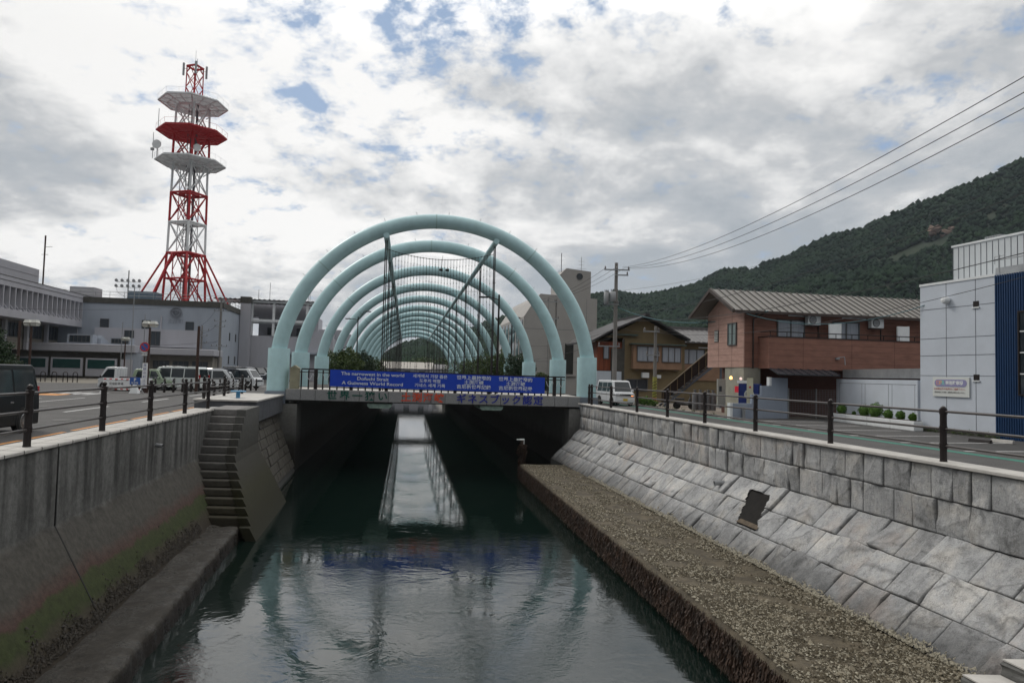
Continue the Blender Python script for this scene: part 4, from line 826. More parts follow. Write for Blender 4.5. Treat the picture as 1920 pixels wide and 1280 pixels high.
    for y in (-1, 1):
        b = MB(); b.box(hl-.09, hl+.012, y*(hw-.30), y*(hw-.05), zf, zf+.16); b.build('headlight', M_lampw, t, bevel=.02)
        b = MB(); zb = (.95, 1.3) if kind in ('van', 'box') else (.8, 1.0)
        if kind != 'truck': b.box(-hl-.012, -hl+.1, y*(hw-.15), y*(hw-.03), *zb); b.build('tail_light', M_lampr, t, bevel=.01, seg=1)
        b = MB(); mx_ = (hl*.66 if kind != 'suv' else hl*.36) if kind != 'truck' else hl*.84; b.sph((mx_, y*(hw+.10), belt+.12), .1, 8, 6, (.6, .9, 1)); b.tube([(mx_, y*(hw-.02), belt+.06), (mx_, y*(hw+.08), belt+.1)], .02, 5); b.build('wing_mirror', col if kind != 'truck' else M_black, t, smooth=True)
    b = MB(); b.box(hl-.05, hl+.02, -hw+.33, hw-.33, zf-.02, zf+.13); b.build('grille', M_glass, t, bevel=.01, seg=1)
    b = MB(); b.box(hl-.08, hl+.035, -hw+.04, hw-.04, .24, .50); b.build('bumper', col, t, bevel=.04)
    b = MB(); b.box(hl+.036, hl+.045, -.17, .17, .36, .52); b.build('number_plate', mat('plate_yellow', (.6,.42,.04), .5, var=0) if Lg < 3.6 else M_wht, t)
    if kind != 'truck': b = MB(); b.box(-hl-.035, -hl+.08, -hw+.04, hw-.04, .26, .52); b.build('bumper', col, t, bevel=.04)
    for y in (-1, 1):
        b = MB(); z = belt-.02
        for x in (hl*.14, -hl*.34): b.box(x-.09, x+.09, y*hw, y*(hw+.02), z-.12, z-.08)
        b.build('door_handle', M_chrome if col != M_black else M_chrome, t)
        b = MB()
        if kind in ('van', 'box'): b.box(-hl*.401, -hl*.399+.005, y*hw, y*(hw+.002), .38, belt+.02); b.box(hl*.10, hl*.10+.008, y*hw, y*(hw+.002), .38, belt+.02); b.box(hl*.5, hl*.5+.008, y*hw, y*(hw+.002), .5, belt); b.build('door_gap', M_tyre, t)
    if rack:
        b = MB()
        for x in (-hl*.5, 0, hl*.35): b.tube([(x, -hw+.15, Ht+.06), (x, hw-.15, Ht+.06)], .02, 6); b.box(x-.03, x+.03, -hw+.13, -hw+.2, Ht-.02, Ht+.09); b.box(x-.03, x+.03, hw-.2, hw-.13, Ht-.02, Ht+.09)
        b.build('roof_rack', M_black, t)
    return t
Pw = paint('white_car_paint', (.62,.64,.66)); Pb = mat('black_car_paint', (.008,.009,.010), .28, var=0, spec=.25); Pg = paint('pale_green_car_paint', (.27,.34,.24)); Pgw = paint('pale_mint_car_paint', (.55,.59,.58)); Pd = paint('dark_blue_car_paint', (.015,.02,.035))
HN = math.pi/2+CA          # heading away from the camera along the canal
p = Vector((-14.35, 17.8, 0))
car('parked_minivan', 'black minivan at the left edge behind the fence, only its rear half in view', 'minivan', p, HN+math.pi, 4.75, 1.74, 1.93, 'van', Pb, spokes=8)
p = at(234, 733, 52.5); car('pickup_truck', 'small white flatbed truck with a dark load parked behind the blue parking sign', 'truck', (p.x, p.y, 0), math.pi-.04, 3.4, 1.48, 1.80, 'truck', Pw)
p = at(287, 733, 55); car('parked_car', 'boxy car with a pale green bonnet parked right behind the white flatbed truck', 'car', (p.x-.3, p.y+1.0, 0), -.03, 3.4, 1.5, 1.68, 'suv', Pg)
p = at(334, 733, 56.5); car('parked_minivan', 'silvery mint minivan with a black roof rack, largest in the parking row', 'minivan', (p.x, p.y, 0), math.pi-.06, 4.4, 1.7, 1.95, 'van', Pgw, rack=True)
p = at(384, 733, 59); car('parked_car', 'white wagon parked close behind the minivan with the roof rack', 'car', (p.x, p.y+1, 0), -.06+.35, 4.2, 1.7, 1.82, 'van', Pw)
p = at(401, 733, 61); car('parked_car', 'small white kei car half hidden left of the dark van', 'car', (p.x, p.y+.6, 0), -.1, 3.3, 1.47, 1.6, 'box', Pw)
p = at(415, 733, 65); car('parked_minivan', 'dark blue van with red tail lights in the middle of the parking row', 'minivan', (p.x, p.y, 0), HN-.5, 4.6, 1.7, 1.9, 'van', Pd)
p = at(449, 720, 67); car('parked_car', 'white boxy van at the right end of the parking row', 'minivan', (p.x, p.y, 0), -.12, 4.2, 1.65, 1.9, 'van', Pw)
for i, (x, Y, kk, pc, lab) in enumerate(((462, 84, 'suv', Pd, 'dark car with its bonnet raised behind the white boxy van'), (480, 92, 'suv', Pb, 'black car parked in the back row near the left arch foot'), (497, 99, 'suv', paint('dark_grey_car_paint', (.05,.055,.06)), 'dark grey car half hidden behind the left arch foot'), (446, 96, 'van', Pd, 'dark van in the back row below the grey chimney'))):
    p = at(x, 700, Y); car('parked_car', lab, 'car', (p.x, p.y, .35), -.3, 4.4, 1.75, 1.75, kk, pc)
p = C(16.75, 49.5, 0); kc = car('kei_car', 'white boxy kei car driving towards the viewer on the right road', 'car', p, HN+math.pi+.10, 3.4, 1.5, 1.79, 'box', Pw)
b = MB(); b.box(1.66, 1.72, .46, .60, .66, .72); b.build('turn_signal', mat('lit_indicator', (1,.25,.03), .4, var=0, emit=4), kc)
# ---------------------------------------------------------------- buildings helpers
M_grey = mat('grey_render', (.33,.365,.42), .85, var=.07, vs=.5, streak=.25); M_grey2 = mat('lavender_grey_render', (.40,.40,.435), .85, var=.07, vs=.6, streak=.25)
M_dark = mat('dark_fascia', (.07,.068,.06), .8, var=.2); M_wdark = mat('window_dark', (.045,.055,.065), .15, var=0, spec=.7); M_wfr = mat('window_frame', (.09,.09,.09), .5, var=0)
def win(t, x0, x1, z0, z1, y=0, n=2, fr=M_wfr, gl=M_wdark, d=.08, axis='x', label=None, sill=False):
    """a window on the wall plane y (facing -y) or x (axis='y', facing -x when d>0)"""
    b = MB(); e = .05
    def bx(a0, a1, c0, c1, d0, d1):
        if axis == 'x': b.box(a0, a1, y-d1, y-d0, c0, c1)
        else: b.box(y-d1, y-d0, a0, a1, c0, c1)
    f = .06; bx(x0, x1, z0, z0+f, 0, d); bx(x0, x1, z1-f, z1, 0, d); bx(x0, x0+f, z0+f, z1-f, 0, d); bx(x1-f, x1, z0+f, z1-f, 0, d)
    for i in range(1, n): c = lerp(x0, x1, i/n); bx(c-f/2, c+f/2, z0+f, z1-f, 0, d*.9)
    w = b.build('window', fr, t); b = MB(); bx(x0+f, x1-f, z0+f, z1-f, .002, d*.35); b.build('pane', gl, w)
    return w
# ---------------------------------------------------------------- long fin-fronted office, left
t = OF = thing('office_building', 'long grey concrete building with a row of vertical fins and a recessed glazed storey', 'building', C(-44.7, 100, 0), CA)
b = MB(); b.box(-18, 0, -48, 5, 7.3, 8.2); b.box(-18, 0, -48, 5, 10.9, 12.05); b.box(-18, -1.2, -48, 5, 8.2, 10.9); b.build('upper_storey', M_grey2, t)
b = MB(); b.box(-18, .05, -48.5, 5.05, 10.9+.62, 10.9+.66); b.box(-18, .04, -48, 5.04, 12.06, 12.12); b.box(-17, -3, -48, 3, 12.1, 12.75); b.build('roof_edge', M_dark, t)
fin = None
for i in range(39):
    y = 4.4-i*1.33
    if fin is None:
        b = MB(); b.hexa([(-1.2,-.09,8.2), (-.02,-.09,8.2), (-.02,.09,8.2), (-1.2,.09,8.2), (-1.2,-.09,10.9), (-.02,-.09,10.9), (-.02,.09,10.9), (-1.2,.09,10.9)]); b.prism([(-.02, 8.2), (.55, 8.2), (-.02, 8.9)], lambda u, v, k: (u-.56, (-.3, .3)[k], v)); fin = b.build('fin', M_grey2, t); fin.location = (0, y, 0)
    else: dup(fin, loc=(0, y, 0), parent=t, sub=[])
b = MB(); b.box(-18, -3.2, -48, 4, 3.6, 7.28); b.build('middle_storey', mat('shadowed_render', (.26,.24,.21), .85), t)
for i in range(9):
    y = 1.0-i*5.4; win(t, y-4.6, y, 5.2, 7.1, y=-3.2, n=5, axis='y', d=-.1)
for i in range(9): b = MB(); b.box(-3.0, -2.6, 1.6-i*5.4-.25, 1.6-i*5.4+.25, 3.6, 7.28); b.build('column', M_grey2, t)
b = MB(); b.box(-16, -5, -22, -2, 12.8, 15.2); b.box(-16.05, -4.95, -22.05, -1.95, 14.2, 14.24); b.build('penthouse', M_grey2, t)
p = at(81, 520, 92); b = MB(); b.tube([(p.x, p.y, 11.0), (p.x+.0, p.y, 19.2)], .10, 8); b.tube([(p.x, p.y, 17.6), (p.x+1, p.y, 17.7)], .03, 5); b.tube([(p.x-.4, p.y, 16.6), (p.x+.5, p.y, 16.6)], .03, 5); b.build('roof_mast', M_brown, t, True)
# lower annex with a broad canopy facing the road
t = thing('entrance_annex', 'low grey annex with a wide flat canopy, small windows and glazed notice cases', 'building', at(60, 703, 92).to_2d().to_3d(), CA)
b = MB(); b.box(-14, 12.6, .0, 6, 3.6, 4.7); b.box(12.5, 22.5, 1.6, 7, 3.5, 4.45); b.build('canopy', M_grey2, t, bevel=.08, seg=1)
b = MB(); b.box(-14, 12.6, 2.5, 8, 0, 3.58); b.box(12.5, 22, 3.2, 9, 0, 3.48); b.build('wall', mat('beige_render', (.25,.23,.20), .85), t)
b = MB(); b.box(11.2, 13.2, .4, 1.5, 0, 3.55); b.build('column', M_grey, t)
b = MB(); b.box(5, 19, 6.2, 12, 4.7, 7.3); b.build('upper_block', M_grey2, t)
for (x0, x1, z0, z1) in ((9, 10.3, 5.9, 7.0), (12.6, 13.9, 4.9, 7.0)): win(t, x0, x1, z0, z1, y=6.2)
b = MB(); b.prism([(-.8, 4.7), (-.8, 5.6), (-1.0, 6.0), (-4.0, 5.0), (-4.0, 4.7)], lambda u, v, k: ((3.2, 7.2)[k]+u*.0+0, 2.0-u, v)); b.box(3.6, 6.8, 1.0, 2.6, 4.71, 6.0); b.box(9.0, 11.6, 1.0, 2.6, 4.71, 5.7); b.build('roof_vent', M_grey, t)
for x0, x1, zt_ in ((3.9, 6.5, 5.85), (9.2, 11.4, 5.55)): win(t, x0, x1, 4.9, zt_, y=1.0, n=5)
for i in range(3): win(t, 14+i*2.6, 16.2+i*2.6, 1.6, 2.7, y=3.2, n=3)
for i in range(3):
    b = MB(); x = -2.2+i*4.3; b.box(x, x+3.9, .2, .5, .3, 2.75); q = b.build('notice_case', M_grey2, t); b = MB(); b.box(x+.25, x+3.65, .16, .2, 1.35, 2.55); b.build('green_board', mat('dark_green_board', (.01,.05,.045), .2, var=0), q)
b = MB(); b.box(10.75, 12.3, .2, .5, .2, 2.7); b.build('blank_panel', M_grey2, t)
# ---------------------------------------------------------------- big grey block under the tower
p = at(412, 703, 104); t = BG = thing('exchange_building', 'big blue-grey windowless block with a dark parapet and a round emblem under the lattice tower', 'building', (p.x, p.y, 0), CA)
b = MB(); b.box(-42, 0, 0, 22, 0, 11.0); b.build('wall', M_grey, t)
b = MB(); b.box(-42.15, .15, -.15, 22.15, 11.0, 11.85); b.build('parapet', M_dark, t)
for x in (-30.5, -16.5, -9.5, -2.4+.0): 
    xx = {-30.5: -17.0, -16.5: -11.3, -9.5: -5.2, -2.4: -22.6}[x]
    win(t, xx, xx+1.2, 7.4, 8.7, n=1)
for xx in (-17.2, -11.4): win(t, xx, xx+1.2, 2.9, 4.1, n=1)
for i, yy in enumerate((5.0, 9.5, 15.0)):
    for z in (6.2, 2.2+.3): win(t, yy, yy+.7, z, z+1.3, y=0, n=1, axis='y', d=-.06)
b = MB(); b.tube([(-22.7, -.1, 4.7), (-22.7, -.1, 11)], .12, 8); b.tube([(-8.6, -.1, 1), (-8.6, -.1, 9.4)], .12, 8); b.tube([(-20, -.1, 4.7), (-20, -.1, 10.7)], .08, 8); b.build('downpipe', M_grey2, t)
b = MB(); b.lathe([(.92, -.02), (.92, -.1), (.78, -.1), (.78, -.02)], (-6.6, -.0, 9.95), 32, 'y'); em = b.build('emblem', mat('emblem_grey', (.25,.27,.31), .6), t)
b = MB(); pts = [(-6.6+.55*math.sin(a)*(1-.35*math.cos(a)), -.07, 9.95-.05-.5*math.cos(a)) for a in [i*2*math.pi/24 for i in range(25)]]; b.tube(pts, .07, 6); b.tube([(-6.6+.16*math.sin(a), -.07, 10.1+.22*math.cos(a)) for a in [i*2*math.pi/12 for i in range(13)]], .05, 6); b.build('emblem_loop', MATS['emblem_grey'], em)
text('wall_sign', '土庄町', .75, face_matrix(Vector((p.x, p.y, 0))+Matrix.Rotation(CA, 3, 'Z') @ Vector((-6.6, -.03, 8.65)), Matrix.Rotation(CA, 3, 'Z') @ Vector((1, 0, 0))), MATS['emblem_grey'], t, ext=.02)
b = MB()
for zz_ in (12.3, 12.8): b.tube([(-42, .3, zz_), (0, .3, zz_), (0, 22, zz_)], .03, 5)
for i in range(22): b.tube([(-42+i*2, .3, 11.8), (-42+i*2, .3, 12.8)], .03, 4)
for i in range(9): b.tube([(0, 1+i*2.6, 11.8), (0, 1+i*2.6, 12.8)], .03, 4)
b.build('roof_railing', M_galv, t)
b = MB(); b.box(-22.6, -19.2, 3, 6, 11.86, 13.6); b.build('roof_hut', M_grey2, t)
b = MB(); b.box(-14.5, -10.5, 3, 6, 11.86, 13.3); b.build('roof_tank', mat('blue_tank', (.12,.17,.22), .6), t)
b = MB(); b.box(.1, 1.7, 12.2, 13.6, 0, 13.0); q = b.build('chimney', M_grey2, t); b = MB(); b.box(.05, 1.75, 12.15, 13.65, 13.0, 14.1); b.build('chimney_cap', M_dark, q)
# floodlight rack
p = at(240, 545, 112); t = thing('floodlight_rack', 'two rows of round floodlights on a roof mast left of the lattice tower', 'floodlights', (p.x, p.y, 11.9)); b = MB(); b.tube([(0,0,0),(0,0,5.6)], .09, 6); b.tube([(-2,0,2.8),(2,0,2.8)], .05, 5); b.tube([(-2,0,3.7),(2,0,3.7)], .05, 5); b.tube([(-1.7,0,1.9),(1.7,0,1.9)], .04, 5); b.tube([(-2,0,2.8),(-1.7,0,1.9),(0,0,1.0),(1.7,0,1.9),(2,0,2.8)], .03, 4); b.build('mast', M_galv, t)
for z in (2.8, 3.7):
    for i in range(5): b = MB(); b.lathe([(.1, .3), (.24, -.1), (.26, -.15)], (-1.9+i*.95, -.1, z+.22), 10, 'y'); b.build('floodlight', M_galv, t, smooth=True)
# white framed building further right
p = at(470, 700, 118); t = thing('framed_building', 'pale building with open concrete frames and a corrugated roof behind the left arch leg', 'building', (p.x, p.y, 0), CA)
b = MB(); b.box(-6, 13.6, 0, 14, 0, 7.6); b.box(8, 13.4, 1, 9, 0, 8.8); b.build('wall', M_grey2, t)
b = MB()
for x in (-4, -.2, 3.4, 5.9, 9.0): b.box(x-.2, x+.2, -.2, .2, 7.6, 13.6)
b.box(-6, 10, -.4, .1, 10.0, 10.45); b.box(-6, 10, 5, 5.4, 10.0, 10.3); b.box(-6, 10, -.4, .1, 13.3, 13.7); b.build('frame', M_wht, t)
b = MB(); b.add([(-6.5+i*.4, y, 13.75+.14*(i % 2)) for i in range(43) for y in (-.9, 8.5)], [(2*i, 2*i+2, 2*i+3, 2*i+1) for i in range(42)]); b.build('corrugated_roof', M_conc, t)
b = MB(); b.box(-.6, 8.6, 9, 14, 7.61, 14.6); b.box(-3, -.6, 9, 14, 11.5, 14.2); b.build('rear_block', M_grey2, t)
for i in range(3): win(t, 1+i*2.6, 2.7+i*2.6, 8.2, 9.6, y=9)
b = MB()
for x, h in ((-1, 3.0), (1, 5.0), (7.5, 4.5), (8.3, 7.5), (8.0, 5.5)): b.tube([(x, 10, 14.6), (x, 10, 14.6+h*.7)], .05, 5)
b.build('antenna', M_galv, t)
b = MB(); b.box(8.8, 10.6, 4, 12, 7.6, 11.4); b.box(10.6, 14.6, 6, 18, 0, 9.4); b.box(14.6, 16.3, 6, 12, 6.2, 8.7); b.build('side_block', M_grey2, t)
b = MB(); b.box(4.8, 13, -1.5, .0, 4.6, 4.9); b.build('ledge_canopy', M_grey, t)
def weeds(label, pts, n=500, h=.16):
    p0 = pts[0]; t_ = []
    for p_ in pts: t_.append((p_.x, p_.y, p_.z+h*.4, .22, .14, h))
    v, f = leaves(n, t_, .045, .25, .1); tag(mesh_np('weeds', v, f, M_leaf), label, 'weeds', kind='stuff')
weeds('green weeds growing along the foot of the white shop wall', [Vector((18.10+.84*k/9, 30.1-3.5*k/9, .02)) for k in range(10)], 700)
weeds('weeds along the front edge of the pale forecourt by the houses', [C(18.35, 38+k*1.3, .02) for k in range(12)], 1100)
weeds('weeds along the kerb behind the left sea wall cap', [C(-6.95, 7+k*1.9, .02) for k in range(9)], 600)
# ---------------------------------------------------------------- lattice tower
c0 = at(345, 560, 112); t = TW = thing('lattice_tower', 'tall red and white steel lattice tower with three octagonal platforms on the roof', 'tower', (c0.x, c0.y, 0))
def ring(r, z, n=4, ph=R(28)): return [Vector((r*math.cos(ph+2*math.pi*i/n), r*math.sin(ph+2*math.pi*i/n), z)) for i in range(n)]
def seg(z0, z1, r0, r1, m, nd=2, name='lattice_section', leg=.27, br=.15):
    b = MB(); A0, A1 = ring(r0, z0), ring(r1, z1)
    for i in range(4): b.tube([A0[i], A1[i]], leg, 8)
    for k in range(nd):
        za, zb = lerp(z0, z1, k/nd), lerp(z0, z1, (k+1)/nd); Ra, Rb = ring(lerp(r0, r1, k/nd), za), ring(lerp(r0, r1, (k+1)/nd), zb)
        for i in range(4):
            j = (i+1) % 4; mid = (Rb[i]+Rb[j])/2
            if k % 2 == 0: b.tube([Ra[i], mid], br, 6); b.tube([Ra[j], mid], br, 6)
            else: ma = (Ra[i]+Ra[j])/2; b.tube([ma, Rb[i]], br, 6); b.tube([ma, Rb[j]], br, 6)
    for z, r in ((z1-.1, r1),):
        q = ring(r, z)
        for i in range(4): b.tube([q[i], q[(i+1) % 4]], .2, 6)
    b.build(name, m, t, smooth=True)
seg(11.86, 20.5, 3.2, 2.85, M_redp, 3, leg=.2, br=.11); seg(20.55, 25.6, 2.82, 2.75, M_wht, 2, leg=.19, br=.10); seg(25.65, 30.5, 2.75, 2.7, M_redp, 2, leg=.19, br=.10); seg(30.55, 35.4, 2.68, 2.6, M_wht, 2, leg=.19, br=.10)
seg(11.86, 20.4, 2.0, 1.9, M_redp, 3, leg=.09, br=.05, name='inner_lattice'); seg(20.6, 25.5, 1.5, 1.5, M_wht, 2, leg=.08, br=.045, name='inner_lattice'); seg(25.7, 30.4, 1.5, 1.5, M_redp, 2, leg=.08, br=.045, name='inner_lattice'); seg(30.6, 35.3, 1.5, 1.4, M_wht, 2, leg=.08, br=.045, name='inner_lattice')
seg(35.9, 40.3, 2.75, 2.65, M_redp, 2, leg=.2, br=.12); seg(40.9, 45.3, 2.6, 2.5, M_wht, 2, leg=.18, br=.11); seg(45.9, 52.0, 1.3, 1.25, M_redp, 5, leg=.10, br=.06)
b = MB()
for i in range(8):
    a = R(28)+i*math.pi/4; b.tube([(2.85*math.cos(a), 2.85*math.sin(a), 20.3), (7.1*math.cos(a), 7.1*math.sin(a), 11.9)], .15, 8)
b.build('splayed_leg', M_redp, t, smooth=True)
b = MB()
for z, r in ((16.2, 3.03),):
    q = ring(r, z)
    for i in range(4): b.tube([q[i], q[(i+1) % 4]], .16, 6)
b.build('brace_ring', M_redp, t)
b = MB(); b.tube([(.5, .4, 11.9), (.5, .4, 46)], .2, 8); b.tube([(-.3, .2, 11.9), (-.3, .2, 46)], .06, 5); b.tube([(-.8, .2, 11.9), (-.8, .2, 46)], .06, 5)
for i in range(60): z = 12+i*.57; b.tube([(-.3, .2, z), (-.8, .2, z)], .03, 4)
b.build('cable_riser', mat('cable_grey', (.09,.09,.10), .6), t)
for z, m, rr_ in ((35.45, M_wht, 5.4), (40.35, M_redp, 5.4), (45.35, M_wht, 5.35)):
    b = MB(); o8 = ring(rr_, z+.35, 8, R(22)); i8 = ring(2.6, z-.3, 8, R(22)); u8 = ring(rr_-.1, z+.15, 8, R(22))
    o8 = ring(rr_, z+.4, 8, R(22))
    b.lathe([(2.0, z+.28), (rr_, z+.28), (rr_, z+.42), (2.0, z+.42)], n=8) if False else None
    yy_ = -rr_*.92
    while yy_ < rr_*.92:
        hx = min(rr_*.92, rr_*1.31-abs(yy_))-.05; b.box(-hx, hx, yy_, yy_+.21, z+.32, z+.37); yy_ += .34
    for i in range(8):
        b.tube([u8[i], u8[(i+1) % 8]], .16, 6); b.tube([i8[i], u8[i]], .14, 6); b.tube([i8[i], i8[(i+1) % 8]], .14, 6); b.tube([(i8[i]+i8[(i+1) % 8])/2, (u8[i]+u8[(i+1) % 8])/2], .10, 6)
        mm_ = (i8[i]+u8[i])/2; nn = (i8[(i+1) % 8]+u8[(i+1) % 8])/2; b.tube([mm_, nn], .08, 5)
        b.tube([ring(2.7, z-1.3, 8, R(22))[i], (i8[i]*.4+u8[i]*.6)], .09, 5)
    pf = b.build('platform', m, t); b = MB()
    for i in range(8):
        b.tube([o8[i]+Vector((0,0,.8)), o8[(i+1) % 8]+Vector((0,0,.8))], .02, 4)
        for f in (0, .5): q = o8[i].lerp(o8[(i+1) % 8], f); b.tube([q, q+Vector((0,0,.8))], .02, 4)
    b.build('platform_railing', m, pf)
for (dx, z, r) in ((-4.6, 38.0, .72), (2.0, 37.6, .6)):
    b = MB(); b.lathe([(.15, .3), (r, 0), (r, -.15), (.05, -.2)], (dx, -2.2, z), 18, 'y'); b.tube([(dx, -2, z-.1), (dx, -2, 36)], .1, 6); b.build('dish_antenna', M_wht, t, smooth=True)
b = MB(); b.tube([(-5.6, -1.5, 35.9), (-5.6, -1.5, 40.2)], .05, 5); b.tube([(-4.9, -1.5, 40.8), (-4.9, -1.5, 44.2)], .05, 5); b.box(-5.9, -5.4, -1.7, -1.4, 37.2, 37.6); b.build('whip_antenna', M_galv, t)
for a in (.3, 2.0, 3.6, 5.2): b = MB(); b.box(1.75*math.cos(a)-.14, 1.75*math.cos(a)+.14, 1.75*math.sin(a)-.1, 1.75*math.sin(a)+.1, 50.2, 52.3); b.tube([(1.1*math.cos(a), 1.1*math.sin(a), 51.4), (1.7*math.cos(a), 1.7*math.sin(a), 51.4)], .04, 4); b.build('panel_antenna', M_galv, t)
b = MB(); b.tube([(0,0,52),(0,0,54.8)], .03, 4); b.tube([(.3,0,52),(.3,0,53.4)], .04, 4); b.build('tip_antenna', M_galv, t)
# ---------------------------------------------------------------- left street furniture
def twin_lamp(label, x, Y, zt_, sc=1.0):
    p = at(x, 700, Y); t = thing('street_lamp', label, 'street lamp', (p.x, p.y, 0), 0, 'twin-headed lamps on the forecourt'); b = MB(); b.tube([(0,0,0), (0,0,zt_-.25)], [.09, .075], 10); b.build('pole', M_brown, t, smooth=True)
    for sg in (-1, 1):
        b = MB(); c = sg*.27; f = .24
        b.add([(c-f,-f,zt_),(c+f,-f,zt_),(c+f,f,zt_),(c-f,f,zt_),(c-.15,-.15,zt_+.24),(c+.15,-.15,zt_+.24),(c+.15,.15,zt_+.24),(c-.15,.15,zt_+.24),(c-.17,-.17,zt_-.2),(c+.17,-.17,zt_-.2),(c+.17,.17,zt_-.2),(c-.17,.17,zt_-.2)],
              [(4,5,6,7),(0,1,5,4),(1,2,6,5),(2,3,7,6),(3,0,4,7),(11,10,9,8),(8,9,1,0),(9,10,2,1),(10,11,3,2),(11,8,0,3)]); q = b.build('lamp_shade', mat('opal_lamp_glass', (.55,.56,.52), .35, var=.1), t)
        b = MB(); b.box(c-f-.01, c+f+.01, -f-.01, f+.01, zt_-.02, zt_+.02); b.build('shade_rim', M_brown, q)
    return t
twin_lamp('twin-headed brown street lamp nearest the round no-parking sign', 277, 50, 4.98); twin_lamp('twin-headed street lamp left of the white flatbed truck, far off', 232, 86, 5.2)
twin_lamp('twin-headed street lamp farthest away, above the election poster board', 343, 116, 5.35); twin_lamp('twin-headed street lamp left, in front of the finned office', 54, 50, 4.85)
p = at(273, 735, 49.5); t = thing('road_sign', 'round blue and red no-parking sign on a brown post with a white vertical name board', 'sign', (p.x, p.y, 0)); b = MB(); b.tube([(.0,0,0),(0,0,3.0)], .15, 12); b.build('post', M_brown, t, smooth=True)
b = MB(); b.tube([(0,-.2,2.2),(0,-.2,3.8)], .03, 6); b.build('sign_post', M_galv, t)
b = MB(); b.lathe([(.34, -.24), (.34, -.27), (.01, -.271)], (-.1, 0, 3.3), 28, 'y'); d_ = b.build('disc', mat('sign_red', (.45,.03,.03), .4, var=0), t); b = MB(); b.lathe([(.245, -.272), (.245, -.28), (.01, -.281)], (-.1, 0, 3.3), 28, 'y'); b.build('disc_blue', mat('sign_blue', (.03,.10,.35), .4, var=0), d_)
b = MB(); b.hexa([(-.1-.2,-.281,3.46),(-.1-.15,-.281,3.51),(-.1-.15,-.283,3.51),(-.1-.2,-.283,3.46),(-.1+.15,-.281,3.09),(-.1+.2,-.281,3.14),(-.1+.2,-.283,3.14),(-.1+.15,-.283,3.09)]); b.build('slash', MATS['sign_red'], d_)
b = MB(); b.box(-.3, .12, -.27, -.25, 2.68, 2.93); q = b.build('sub_plate', M_wht, t)
text('plate_text', '区域内', .15, face_matrix(Vector((p.x-.09, p.y-.272, 2.80)), (1,0,0)), M_wire, q)
b = MB(); b.box(-.2, .16, -.24, -.19, .35, 2.15); q = b.build('name_board', M_wht, t)
for i, ch in enumerate('海峡の町土庄'): text('board_letter', ch, .22, face_matrix(Vector((p.x-.02, p.y-.241, 1.98-.28*i)), (1,0,0)), mat('faded_blue', (.12,.14,.30), .6, var=0), q)
def pole(label, x, Y, h, r, m=M_brown, name='pole', cat='pole'):
    p = at(x, 700, Y); t = thing(name, label, cat, (p.x, p.y, 0)); b = MB(); b.tube([(0,0,0),(0,0,h)], [r, r*.85], 10); b.build('shaft', m, t, smooth=True); return t
pole('plain brown square-topped pole standing between the parked vans', 369, 50, 4.95, .11); pole('plain brown pole at the far left in front of the finned office', 32, 50, 5.0, .11)
for x, Y, h, l in ((241, 84, 11.5, 'tall thin grey flagpole left of the road sign, tallest of three'), (222, 84, 7.2, 'thin grey flagpole above the cab of the flatbed truck'), (264, 84, 8.2, 'thin grey flagpole just left of the near twin lamp')): pole(l, x+3, Y, h, .06, M_galv, 'flagpole', 'flagpole')
def utility(label, x, Y, h, r, arms, base_y=700, trans=None, extra=None):
    p = at(x, base_y, Y); t = thing('utility_pole', label, 'utility pole', (p.x, p.y, 0)); b = MB(); b.tube([(0,0,0),(0,0,h)], [r, r*.65], 12); b.build('pole', M_polec, t, smooth=True)
    for (z, x0, x1) in arms:
        b = MB(); b.box(x0, x1, -.2, -.1, z, z+.09); q = b.build('cross_arm', M_galv, t); b = MB(); n = max(2, int((x1-x0)/.55))
        for i in range(n):
            xx = lerp(x0+.08, x1-.08, i/(n-1)); b.lathe([(.03, 0), (.075, .04), (.04, .09), (.075, .13), (.04, .19), (.02, .24)], (xx, -.15, z+.09), 8)
        b.build('insulator', mat('insulator_grey', (.12,.11,.11), .3, var=0), q, smooth=True)
    for (dx, z, rr_, hh) in trans or ():
        b = MB(); b.lathe([(rr_*.9, z), (rr_, z+.04), (rr_, z+hh-.04), (rr_*.85, z+hh)], (dx, -.25, 0), 16); q = b.build('transformer', M_galv, t, smooth=True); b = MB()
        for a in range(3): b.tube([(dx+.12*(a-1), -.3, z+hh), (dx+.12*(a-1), -.3, z+hh+.18)], .03, 6)
        b.build('bushing', MATS['insulator_grey'], q)
    return t
utility('concrete utility pole with crossarms at the corner of the grey block', 409, 101, 12.0, .22, [(11.6, -2.0, 1.6), (10.2, -1, 1.2), (8.7, -.9, .9), (5.0, -1.2, 1.2), (7.9, -.8, .8)])
utility('shorter utility pole beside the brown pole in front of the grey block', 375, 100, 8.0, .16, [(7.2, -.3, 1.1), (6.4, -.3, .9), (5.4, 0, .9)])
# bicycle hoops
hp = None
for i, (x, l) in enumerate(((80, 'leftmost, nearest the black minivan'), (101, 'second from the black minivan'), (122, 'third from the black minivan'), (140.5, 'rightmost, nearest the flatbed truck'))):
    p = at(x, 716, 71); t = thing('hoop_barrier', f'black steel hoop bollard on the forecourt, {l}', 'barrier', (p.x, p.y, 0), .1, 'black hoops on the forecourt')
    if hp is None:
        b = MB(); b.tube([(-.22,0,0), (-.22,0,.85)]+[(-.22*math.cos(a), 0, .85+.22*math.sin(a)) for a in [R(20*k) for k in range(1, 9)]]+[(.22,0,.85), (.22,0,0)], .045, 8); hp = b.build('hoop', M_black, t, smooth=True)
    else: dup(hp, parent=t, sub=[])
